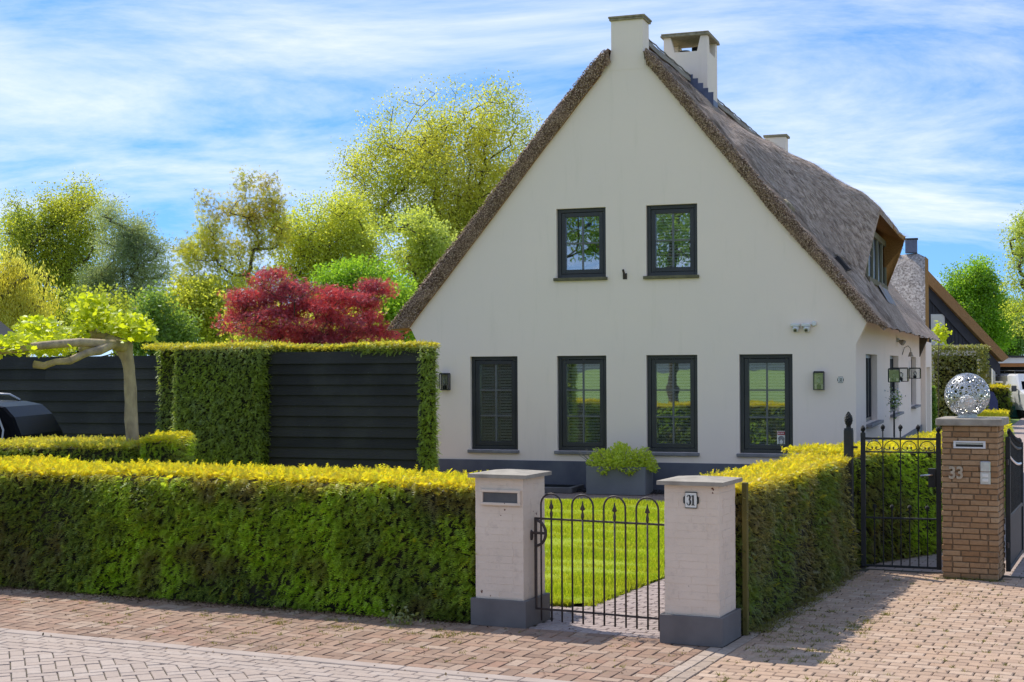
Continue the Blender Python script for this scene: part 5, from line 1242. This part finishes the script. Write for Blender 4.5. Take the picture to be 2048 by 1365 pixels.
for sg in (-1, 1):
    MB().bbox(sg * .78 - .14, sg * .78 + .14, -.03, .2, .72, 1.05, .03).obj('headlight', M['carglass'], van)
    mi = MB().bbox(sg * 1.15 - .11, sg * 1.15 + .11, 1.0, 1.12, 1.22, 1.5, .02); mi.tube([(sg * .95, 1.05, 1.3), (sg * 1.1, 1.05, 1.32)], .025, 5); mi.obj('mirror', M['greytrim'], van)
    for y in (.95, 4.0): 
        w_ = MB().lathe([(.2, -.11), (.33, -.11), (.35, 0), (.33, .11), (.2, .11)], 18).obj('wheel', M['tyre'], van); w_.location = (sg * .84, y, .35); w_.rotation_euler = (0, PI / 2, 0)
rk = MB()
for y in (1.8, 3.2, 4.6): rk.tube([(-.85, y, 2.06), (-.85, y, 2.2), (.85, y, 2.2), (.85, y, 2.06)], .025, 6)
rk.tube([(-.85, 1.8, 2.2), (-.85, 4.6, 2.2)], .02, 6); rk.tube([(.85, 1.8, 2.2), (.85, 4.6, 2.2)], .02, 6); rk.obj('roof_rack', M['greytrim'], van)
# ------------------------------------------------------------------ neighbouring houses
Yn = 52.0
def P2(px, py, Y): q = at(px, py, Y); return (q.x, q.z)
nh = thing('neighbour_cottage', 'neighbouring cottage with weathered grey thatch and white gable edge', 'house', (at(1790, 733, Yn).x, Yn, 0), -0.278)
ox = at(1790, 733, Yn).x
L_ = at(1849, 733, Yn).x - ox
prof = [(0, 2.75), (0.9, 3.9), (2.0, 5.15), (2.9, 6.35), (3.2, 6.68), (3.6, 6.35), (4.6, 5.1), (6.6, 2.75)]
m = MB()
xs = np.linspace(-5, L_, 22); G = [[(x, p[0] + 0.02 * math.sin(x * 5 + k), p[1] + 0.03 * math.sin(x * 7 + k * 2) - (0.10 if x == xs[-1] else 0)) for k, p in enumerate(resample(prof, 24, 1))] for x in xs]
m.grid(G); nro = m.obj('roof', M['palethatch'], nh, smooth=True)
MB().grid([[(L_, p[0], p[1] - .1) for p in resample(prof, 24, 1)], [(L_ + .12, p[0], p[1] - .22) for p in resample(prof, 24, 1)], [(L_ + .1, p[0], p[1] - .55) for p in resample(prof, 24, 1)]]).obj('verge', M['soffit'], nh)
MB().prism([(0.6, 0), (6.0, 0), (6.0, 2.8), (3.25, 5.85), (0.6, 2.8)], L_ - .5, L_ - .05, 'x').box(-5, L_ - .52, .6, .9, 0, 2.9).obj('wall', M['greywall'], nh)
cq = MB().bbox(L_ - .72, L_ - .28, 3.0, 3.4, 6.5, 7.0, .01).obj('chimney', M['lead'], nh); MB().bbox(L_ - .75, L_ - .25, 2.96, 3.44, 7.001, 7.05, .01).obj('cap', M['tile'], cq)
for k in range(7): MB().bbox(L_ - 1.55 + k * .155 - .6, L_ - 1.42 + k * .155 - .6, 3.05, 3.35, 6.6, 6.74 + .06 * (k % 3 == 0), .01).obj('ridge_tile', M['lead'], nro)
Yb = 58.0; bx = at(1822, 733, Yb).x
bh = thing('gabled_house', 'black boarded gable house with orange reed roof edge beyond the beech hedge', 'house', (bx, Yb, 0), 0)
def pb2(px, py): q = at(px, py, Yb); return (q.x - bx, q.z)
ap_ = pb2(1824, 512); et_ = pb2(2012, 718); 
sl_ = (et_[1] - ap_[1]) / (et_[0] - ap_[0])
b0 = pb2(1900, 690)[1]; xr_ = (b0 - (ap_[1] - .85)) / sl_
MB().prism([(-xr_, b0), (xr_, b0), (0, ap_[1] - .85)], 0.0, .2, 'y').obj('gable', M['slate'], bh)
bat = MB()
for k in range(-26, 27):
    x = k * .15; zt_ = ap_[1] - .9 + sl_ * abs(x)
    if zt_ > b0 + .05: bat.box(x - .03, x + .03, -.03, -.001, b0, zt_)
stuff(bat.obj('battens', M['slate'], bh))
bb = MB()
for sg in (-1, 1): bb.prism([(sg * .0, ap_[1] - .45), (sg * et_[0] * .93, ap_[1] - .45 + sl_ * et_[0] * .93), (sg * et_[0] * .93, ap_[1] - .95 + sl_ * et_[0] * .93), (0, ap_[1] - .95)], -.10, -.031, 'y')
bb.obj('bargeboard', M['slate'], bh)
rb = MB()
for sg in (-1, 1):
    rb.prism([(0, ap_[1] + .05), (sg * et_[0], et_[1] + .05), (sg * (et_[0] - .25), et_[1] - .12), (0, ap_[1] - .5)], -.35, 9, 'y')
rb.obj('roof', M['newthatch'], bh)
MB().box(-4.5, et_[0] * .8, .0, .3, 0, b0).box(et_[0] * .8 - .3, et_[0] * .8, .3, 9, 0, b0 - .2).obj('wall', M['greywall'], bh)
wq0 = pb2(1864, 632); wq1 = pb2(1886, 690)
ww = MB().bbox(wq0[0] - .06, wq1[0] + .06, -.05, -.035, wq1[1], wq0[1] + .06, .004).obj('window', M['white'], bh); MB().box(wq0[0], wq1[0], -.056, -.051, wq1[1] + .05, wq0[1]).obj('pane', M['enamel'], ww)
# carport
Yc = 64.0; cx0 = at(1986, 733, Yc).x
cpq = thing('carport', 'flat roofed open carport with white fascia and orange beam', 'carport', (cx0, Yc, 0), 0)
zf0 = at(1990, 727, Yc).z; zf1 = at(1990, 716, Yc).z
MB().box(0, 7, 0, .06, zf0, zf1).obj('fascia', M['white'], cpq); MB().box(-.05, 7.05, -.1, 6, zf1 + .001, zf1 + .09).obj('roof', M['tile'], cpq)
MB().box(0.02, 7, .07, .25, zf0 - .16, zf0 - .001).obj('beam', M['wood'], cpq); MB().box(0, .12, .06, .2, 0, zf0 - .161).obj('post', M['white'], cpq)
MB().box(0, 7, 5.6, 5.8, 0, zf0).box(0, .1, .25, 5.6, 0, zf0 - .17).obj('boarded_wall', M['board'], cpq)
cr = at(2021, 808, 62.5); o = thing('storage_crate', 'green plastic crate on the ground in front of the carport', 'crate', (cr.x, 62.5, 0))
MB().add([(-.28, -.2, 0), (.28, -.2, 0), (.28, .2, 0), (-.28, .2, 0), (-.33, -.24, .42), (.33, -.24, .42), (.33, .24, .42), (-.33, .24, .42)], [(3, 2, 1, 0), (0, 1, 5, 4), (1, 2, 6, 5), (2, 3, 7, 6), (3, 0, 4, 7)]).obj('tub', M['crate'], o); MB().bbox(-.35, .35, -.26, .26, .421, .46, .01).obj('rim', M['crate'], o)
cr = at(2034, 800, 62.8); o = thing('wood_pile', 'small stack of cut firewood beside the green crate', 'firewood', (cr.x, 62.8, 0))
for k in range(16):
    a, b_ = k % 4, k // 4; MB().tube([(-.27 + a * .17 + .05 * (b_ % 2), -.2, .09 + b_ * .16), (-.27 + a * .17 + .05 * (b_ % 2), .2, .09 + b_ * .16)], .078, 8).obj('log', M['yellow'], o)
cr = at(1980, 790, 60.5); o = thing('wheelie_cart', 'dark blue covered cart beside the wall of the gabled house', 'cart', (cr.x, 60.5, 0))
MB().prism([(-.25, .05), (.25, .05), (.22, .75), (.05, 1.1), (-.2, 1.2), (-.25, 1.0)], -.3, .3, 'y').obj('cover', M['blue'], o); 
for sg in (-1, 1): MB().tube([(sg * .15, -.32, .09), (sg * .15, -.28, .09)], .09, 10).obj('wheel', M['tyre'], o)
sh = at(-14, 733, 40); o = thing('garden_shed', 'dark tiled shed roof corner at the left edge behind the fence', 'shed', (sh.x - 1.78, 40, 0))
MB().prism([(-1.8, 2.75), (1.95, 2.75), (1.95, 2.85), (0.1, 4.35), (-1.8, 2.85)], -.2, 3.2, 'y').obj('roof', M['tile'], o); MB().box(-1.6, 1.7, 0, 3, 0, 2.749).obj('wall', M['board'], o)
# ------------------------------------------------------------------ things on the house
def lantern(label, loc, rz, w, h, d, group=None, name='wall_lantern', cagew=.012):
    t = thing(name, label, 'lantern', loc, rz, group); f = MB(); e = cagew
    for x in (-w / 2, w / 2 - e):
        for y in (-d, -e): f.box(x, x + e, y, y + e, 0, h)
    for z in (0, h - e):
        f.box(-w / 2 + e, w / 2 - e, -d, -d + e, z, z + e); f.box(-w / 2 + e, w / 2 - e, -e, 0, z, z + e); f.box(-w / 2, -w / 2 + e, -d + e, -e, z, z + e); f.box(w / 2 - e, w / 2, -d + e, -e, z, z + e)
    f.obj('frame', M['black'], t)
    MB().box(-w / 2 + .01, w / 2 - .01, -d + .01, -.002, h - .004, h + .018).obj('lid', M['black'], t)
    MB().box(-w / 2 + e, w / 2 - e, -d + .002, -d + .004, e, h - e).box(w / 2 - .004, w / 2 - .002, -d + e, -e, e, h - e).obj('pane', M['clear'], t)
    MB().box(-w / 2 + e, w / 2 - e, -.006, -.002, h * .32, h - e * 2).obj('reflector', M['lamp'], t)
    MB().box(-w * .2, w * .2, -d * .62, -d * .35, e, h * .3).obj('holder', M['black'], t)
    MB().lathe([(.012, h * .3), (w * .15, h * .42), (w * .17, h * .55), (w * .09, h * .68), (.004, h * .72)], 10, 0, -d * .5).obj('bulb', M['clear'], t, smooth=True)
    return t
lantern('black framed wall lantern right of the ground floor windows', hw(7.857, 0, 1.855), -TH, .185, .31, .13)
lantern('black framed wall lantern half hidden behind the tall hedge', hw(0.775, 0, 1.85), -TH, .19, .31, .13)
number_plate('number_plate', 'small 31 plate on the house wall beside the lantern', hw(8.224, -.001, 2.03), -TH, .80)
for k, (v, w0, s, lab) in enumerate(((8.0, 1.90, .32, 'square black lantern on the side wall beside the middle side window'), (13.0, 1.92, .28, 'small square black lantern near the far end of the side wall'))):
    lantern(lab, hw(8.488 + .0, v, w0), PI / 2 - TH, s, s * .95, s, 'square lanterns along the side wall')
lpq = at(1787, 733, 27.5); t = lantern('square black lantern on a slim post in front of the side wall', (lpq.x, 27.5, at(1787, 765, 27.5).z), -.2, .21, .25, .21, 'square lanterns along the side wall', 'post_lantern')
MB().tube([(0, -.1, 0), (0, -.1, -2.0)], .016, 8).obj('post', M['black'], t)
def camera_unit(label, u, w):
    t = thing('security_camera', label, 'camera', hw(u, 0, w), -TH, 'security cameras on the gable')
    MB().bbox(-.08, .08, -.10, 0, -.0, .055, .012).obj('housing', M['white'], t)
    a = MB().lathe([(.055, -.002), (.06, -.04), (.045, -.085), (.02, -.10)], 12, 0.01, -.055).obj('ball', M['white'], t, smooth=True)
    l = MB().lathe([(.032, 0), (.034, .02), (.02, .024)], 12).obj('lens_ring', M['trim'], t); l.location = (.005, -.09, -.055); l.rotation_euler = (PI / 2 + .4, 0, 0)
    l = MB().lathe([(.016, .0), (.016, .027), (.004, .029)], 10).obj('lens', M['ink'], t); l.location = (.005, -.09, -.055); l.rotation_euler = (PI / 2 + .4, 0, 0)
camera_unit('white security camera, the one farther from the round sensor', 7.45, 2.97); camera_unit('white security camera right next to the round sensor', 7.64, 2.97)
t = thing('motion_sensor', 'round white sensor on the gable wall right of the cameras', 'sensor', hw(7.772, 0, 3.02), -TH); o = MB().lathe([(.045, 0), (.045, .03), (.036, .045)], 14).obj('housing', M['white'], t); o.rotation_euler = (PI / 2, 0, 0)
t = thing('flag_holder', 'small metal flagpole bracket between the two upper windows', 'bracket', hw(4.338, 0, 3.94), -TH)
MB().bbox(-.04, .04, -.01, 0, -.05, .06, .003).obj('plate', M['iron'], t); MB().tube([(0, -.01, -.02), (-.01, -.10, .12)], .022, 10).obj('socket', M['iron'], t)
q = hw(8.488, 9.0, 2.86); t = thing('floodlight', 'beige twin floodlight under the eaves of the side wall', 'floodlight', q, PI / 2 - TH)
MB().bbox(-.1, .1, -.06, 0, -.05, .05, .01).obj('base', M['white'], t)
for sg in (-1, 1): o = MB().lathe([(.03, 0), (.06, .05), (.065, .12), (.05, .125)], 10).obj('lamp_head', M['capstone'], t); o.location = (sg * .09, -.06, -.02); o.rotation_euler = (PI / 2 + .5, 0, sg * .3)
q = hw(8.488, 10.6, 2.62); t = thing('door_bell', 'small hanging bell on a curved bracket on the side wall', 'bell', q, PI / 2 - TH)
MB().tube([(0, 0, -.1), (0, -.05, .08), (0, -.14, .12), (0, -.2, .05), (0, -.2, -.02)], .010, 6).obj('bracket', M['capstone'], t); MB().lathe([(.07, -.14), (.05, -.09), (.035, -.04), (.01, -.02)], 10, 0, -.2).obj('bell', M['capstone'], t)
fl_ = thing('flowering_plant', 'white blossoms hanging below the square lantern on its post', 'flowers', (lpq.x, 27.5, 1.45)); rg = np.random.default_rng(71)
P = rg.normal(0, 1, (160, 3)) * np.array([.06, .06, .13]) + np.array([.0, -.1, .2]); V, Fc, _ = scatter(DIA[0], DIA[1], P, rg.normal(0, 1, (160, 3)), rg.normal(0, 1, (160, 3)), rg.uniform(.03, .06, 160))
stuff(link('blossom', npmesh('blossom', V, Fc), M['petal'], fl_)); P = rg.normal(0, 1, (90, 3)) * np.array([.05, .05, .13]) + np.array([.0, -.09, .15]); V, Fc, _ = scatter(DIA[0], DIA[1], P, rg.normal(0, 1, (90, 3)), rg.normal(0, 1, (90, 3)), rg.uniform(.04, .07, 90)); stuff(link('foliage', npmesh('foliage', V, Fc), M['shade'], fl_))
# warning sticker on the fourth window
stk = thing('warning_sticker', 'red and white dog warning sticker on the right ground floor window', 'sticker', hw(7.165, 0.128, 1.0), -TH)
MB().box(-.075, .075, -.002, 0, -.115, .115).obj('sheet', M['enamel'], stk); MB().box(-.066, .066, -.004, -.0025, .045, .105).obj('banner', M['red'], stk)
m = MB()
for k, w in enumerate((.018, .010, .016, .012, .014)): m.box(-.052 + k * .022, -.052 + k * .022 + w * .8, -.006, -.0045, .062, .088)
m.obj('lettering', M['enamel'], stk)
MB().prism([(-.045, -.11), (-.05, -.05), (-.06, -.02), (-.04, .015), (-.015, .03), (.015, .03), (.04, .015), (.06, -.02), (.05, -.05), (.045, -.11)], -.004, -.0025, 'y').obj('dog_head', M['greyprint'], stk)
MB().prism([(-.02, -.11), (-.03, -.07), (0, -.03), (.03, -.07), (.02, -.11)], -.006, -.0045, 'y').obj('muzzle', M['enamel'], stk)
# planter, cellar grate, pebble strip
pn = thing('planter', 'large grey zinc trough planter standing against the house plinth', 'planter', hw(3.84, -.92), -TH)
f = MB(); f.bbox(0, 1.09, 0, .03, 0, .50, .004); f.bbox(0, 1.09, .55, .58, 0, .50, .004); f.bbox(0, .03, .0305, .5495, 0, .50, .004); f.bbox(1.06, 1.09, .0305, .5495, 0, .50, .004); f.obj('trough', M['zinc'], pn); MB().box(.031, 1.059, .031, .549, .3, .46).obj('earth', M['soil'], pn)
sb = thing('planter_shrub', 'bright green leafy shrub growing in the grey planter', 'shrub', hw(3.84, -.92, .46), -TH); rg = np.random.default_rng(77); n = 4600
P = rg.normal(0, 1, (n, 3)); P = norm(P) * (rg.random((n, 1)) ** .35) * np.array([.64, .38, .34]) + np.array([.60, .26, .06]); P[:, 2] = np.maximum(P[:, 2], -.02) + .05 * np.sin(P[:, 0] * 14) 
X = (P - np.array([.6, .26, 0])) + rg.normal(0, .25, (n, 3)); V, Fc, _ = scatter(DIA[0], DIA[1], P, X, rg.normal(0, .5, (n, 3)) + np.array([0, -.3, .8]), rg.uniform(.035, .075, n)); stuff(link('foliage', npmesh('foliage', V, Fc), M['planter_leaf'], sb))
m = MB()
for k in range(26): a = rg.uniform(0, 6.28); m.tube([(.6 + .2 * math.cos(a), .26 + .1 * math.sin(a), 0), (.6 + .5 * math.cos(a), .26 + .3 * math.sin(a), .28 + .12 * rg.random())], .005, 4)
for k in range(16): m.tube([(.1 + .05 * rg.random(), .2, 0), (-.02 - .2 * rg.random(), .15 + .1 * rg.random(), .2 + .16 * rg.random())], .003, 3)
m.obj('stems', M['yellow'] if False else M['capstone'], sb)
cgq = thing('cellar_grate', 'low stone light well with dark grating at the foot of the house wall', 'light well', hw(2.55, -.85), -TH)
f = MB(); f.bbox(0, 1.0, 0, .09, 0, .10, .006); f.bbox(0, .09, .0905, .8, 0, .10, .006); f.bbox(.91, 1.0, .0905, .8, 0, .10, .006); f.obj('kerb', M['stoneplinth'], cgq); f = MB()
for k in range(17): f.box(.1 + k * .05, .115 + k * .05, .091, .8, .07, .09)
f.obj('grating', M['black'], cgq); MB().box(.09, .91, .091, .8, 0.0, .01).obj('pit', M['dark'], cgq)
rg = np.random.default_rng(83); m = MB(); n = 2400; P = np.stack([rg.uniform(1.5, 8.4, n), -.05 - rg.random(n) ** 1.3 * .55, rg.uniform(0, .03, n)], 1)
OC = (np.array([(1, 0, 0), (-1, 0, 0), (0, 1, 0), (0, -1, 0), (0, 0, .6), (0, 0, -.6)], float), np.array([(0, 2, 4), (2, 1, 4), (1, 3, 4), (3, 0, 4), (2, 0, 5), (1, 2, 5), (3, 1, 5), (0, 3, 5)]))
V, Fc, _ = scatter(OC[0], OC[1], P, rg.normal(0, 1, (n, 3)) * np.array([1, 1, .2]), rg.normal(0, .2, (n, 3)) + np.array([0, 0, 1]), rg.uniform(.012, .035, n)); tag(stuff(place(link('gravel', npmesh('gravel', V, Fc), M['gravel']), HO, -TH)), 'strip of dark pebbles at the foot of the house', 'gravel')
# round bollard heads peeking over the hedge and a small weed plant at the hedge foot
wp = thing('weed_plant', 'pale wild plant growing out of the paving left of the letterbox pier', 'weed', gw(-2.95, -.02), -PHI); n = 70; rg = np.random.default_rng(87)
P = np.abs(rg.normal(0, 1, (n, 3))) * np.array([.09, .05, .07]) * np.array([1, 1, 1]); P[:, 0] *= rg.choice([-1, 1], n); P[:, 1] *= -1; X = rg.normal(0, 1, (n, 3)); V, Fc, _ = scatter(DIA[0], DIA[1], P, X, rg.normal(0, .4, (n, 3)) + np.array([0, -.5, .8]), rg.uniform(.03, .06, n)); stuff(link('leaves', npmesh('leaves', V, Fc), M['beech'], wp))
# ------------------------------------------------------------------ trees
gA = 'trees beyond the garden'
pxtree('broad_tree', 'broad olive green tree with pale trunk at the far left', 137, 60, [(20, 385, 130, 500), (80, 375, 215, 500), (0, 430, 110, 570), (90, 450, 225, 590), (40, 520, 160, 620)], .28, 3.6, 600, 80, .30, .11, M['olive'], seed=101, group=gA, bough=4)
pxtree('grey_willow', 'grey green willow right of the olive tree', 243, 56, [(205, 412, 285, 520), (185, 470, 310, 580), (230, 520, 330, 620), (180, 540, 260, 625)], .22, 2.6, 320, 120, .25, .135, M['greyleaf'], T=LONG, seed=102, group=gA)
pxtree('weeping_willow', 'yellowish weeping willow with trailing curtains of leaves', 40, 46, [(-60, 512, 70, 600), (0, 540, 110, 640), (-70, 540, 40, 640), (40, 590, 130, 660)], .2, 3.0, 200, 170, .22, .13, M['willow'], T=LONG, seed=103, droop=1.5, group=gA)
pxtree('walnut_tree', 'sparse walnut tree with bronze green tufts against the sky', 497, 42, [(460, 345, 560, 450), (385, 385, 480, 480), (480, 400, 585, 520), (340, 460, 440, 560), (400, 470, 520, 600), (345, 540, 420, 640), (510, 480, 580, 600)], .085, 3.0, 330, 30, .17, .14, M['walnut'], T=STAR, seed=104, surf=1.0, group=gA, twig=.008, bough=3)
pxtree('poplar_tree', 'huge spreading yellow green tree behind the left roof slope', 873, 62, [(730, 215, 900, 360), (860, 195, 1020, 330), (960, 220, 1090, 360), (670, 300, 830, 440), (780, 300, 1000, 460), (650, 390, 790, 480), (850, 380, 1030, 520), (900, 320, 1060, 440)], .34, 5.0, 1250, 66, .34, .112, M['poplar'], seed=105, group=gA, surf=.6, twig=.010, bough=3)
pxtree('broad_tree', 'yellow green rounded tree between the walnut and the huge tree', 650, 58, [(545, 410, 660, 520), (620, 400, 740, 520), (560, 480, 700, 620), (660, 470, 780, 600)], .25, 2.5, 560, 80, .30, .11, M['mid'], seed=106, group=gA, bough=4)
pxtree('ash_tree', 'dusky green tree with dark trunk close to the left roof edge', 826, 50, [(770, 430, 880, 540), (800, 460, 930, 580), (750, 500, 850, 620), (830, 520, 920, 640)], .22, 2.6, 320, 70, .25, .115, M['birch'], seed=107, group=gA)
pxtree('hazel_tree', 'fresh green bushy tree right behind the red maple', 730, 44, [(630, 520, 740, 640), (700, 510, 800, 640), (760, 570, 840, 690), (640, 590, 760, 690)], .15, 1.2, 320, 85, .22, .10, M['bright'], seed=108, group=gA)
gB = 'shrubs beyond the fences'
bush('garden_shrub', 'leafy olive shrub under the walnut tree', 420, 41, [(340, 585, 450, 690), (400, 560, 500, 690), (330, 630, 400, 700)], M['mid'], 190, 95, .26, .12, 111, group=gB)
bush('garden_shrub', 'dark round shrub right of the pollarded tree', 300, 39, [(262, 600, 350, 700), (290, 625, 380, 710)], M['shade'], 110, 100, .22, .11, 112, group=gB)
bush('garden_shrub', 'light green shrub beside the lower end of the left roof slope', 800, 38, [(740, 600, 830, 700), (780, 590, 850, 690)], M['bright'], 120, 90, .24, .11, 113, group=gB)
bush('garden_shrub', 'olive undergrowth below the left trees', 180, 50, [(-40, 600, 90, 700), (60, 610, 200, 700), (170, 600, 300, 700)], M['olive'], 170, 90, .3, .14, 114, group=gB)
bush('garden_shrub', 'dense green shrub filling the gap behind the red maple', 600, 37, [(470, 620, 600, 720), (560, 630, 700, 720), (660, 640, 780, 720)], M['mid'], 200, 95, .24, .11, 115, group=gB)
pxtree('red_maple', 'dark red Japanese maple above the tall hedge', 625, 33, [(470, 560, 590, 650), (480, 543, 580, 620), (560, 575, 700, 690), (620, 570, 772, 670), (440, 600, 570, 715), (520, 610, 690, 715), (660, 600, 790, 710), (690, 566, 775, 640), (540, 560, 640, 640), (750, 640, 802, 710)], .09, 1.2, 620, 40, .15, .10, M['maple'], T=STAR, seed=120, squash=.4, surf=.8)
gC = 'trees beyond the drive'
pxtree('round_tree', 'dense rounded bright green tree behind the black gable', 1948, 78, [(1893, 545, 1965, 660), (1915, 522, 2000, 640), (1950, 550, 2015, 690), (1900, 600, 1990, 730)], .3, 3.5, 340, 110, .30, .14, M['bright'], seed=131, group=gC)
pxtree('round_tree', 'darker green tree right of the dense rounded tree', 2000, 84, [(1960, 610, 2030, 730), (2000, 600, 2070, 740), (1930, 650, 2000, 740)], .3, 3.0, 320, 110, .32, .15, M['shade'], seed=132, group=gC)
pxtree('birch_tree', 'light airy birch at the right edge of the picture', 2085, 72, [(2015, 440, 2090, 560), (2030, 420, 2120, 520), (2010, 540, 2070, 640), (2040, 560, 2140, 690), (2020, 490, 2080, 600)], .2, 3.6, 320, 70, .26, .12, M['birch'], seed=133, group=gC)
cq_ = at(1876, 733, 46); cpl = thing('climbing_plant', 'small lime green plant at the eaves in front of the black gable', 'plant', (cq_.x, 46, 0))
zc_ = at(1880, 668, 46).z; MB().tube([(0, 0, 0), (.02, 0, 1.2), (.0, 0, 2.3), (.05, 0, zc_)], .014, 6).obj('stem', M['bark'], cpl)
rg = np.random.default_rng(141); n = 240; P = rg.normal(0, 1, (n, 3)) * np.array([.12, .12, .14]) + np.array([.08, 0, zc_]); V, Fc, _ = scatter(PL[0], PL[1], P, rg.normal(0, 1, (n, 3)), rg.normal(0, .6, (n, 3)) + np.array([0, -.5, .7]), rg.uniform(.08, .15, n)); stuff(link('leaves', npmesh('leaves', V, Fc), M['plane'], cpl))
# trees and field across the road, seen in the window panes
hl = MB().grid([[(x, y, 0 if j in (0, 8) else (26 * math.sin(j / 8 * PI) * (0.55 + 0.45 * math.sin(i * 1.3)))) for j, y in enumerate(np.linspace(-420, -560, 9))] for i, x in enumerate(np.linspace(-700, 200, 30))])
structure(hl.obj('hills', basic('hill_woods', (0.05, 0.07, 0.07), (0.07, 0.09, 0.08), 0.05, 0.95, 0, kind='world')))
def roadtree(x, y, hgt_, seed, lab):
    tree('roadside_tree', lab, (x, y, 0), [(0, 0, hgt_ * .75, hgt_ * .30, hgt_ * .3, hgt_ * .17), (hgt_ * .2, 0, hgt_ * .9, hgt_ * .25, hgt_ * .22, hgt_ * .2), (-hgt_ * .2, 0, hgt_ * .72, hgt_ * .2, hgt_ * .2, hgt_ * .14)], .22, hgt_ * .42, 170, 60, .32, .20, M['shade'], seed=seed, group='trees across the road')
roadtree(-26.5, -9.0, 12.5, 151, 'tall leafy roadside tree across the road mirrored in the left upper window')
roadtree(-19.5, -9.0, 11, 152, 'tall leafy roadside tree across the road mirrored in the right upper window')
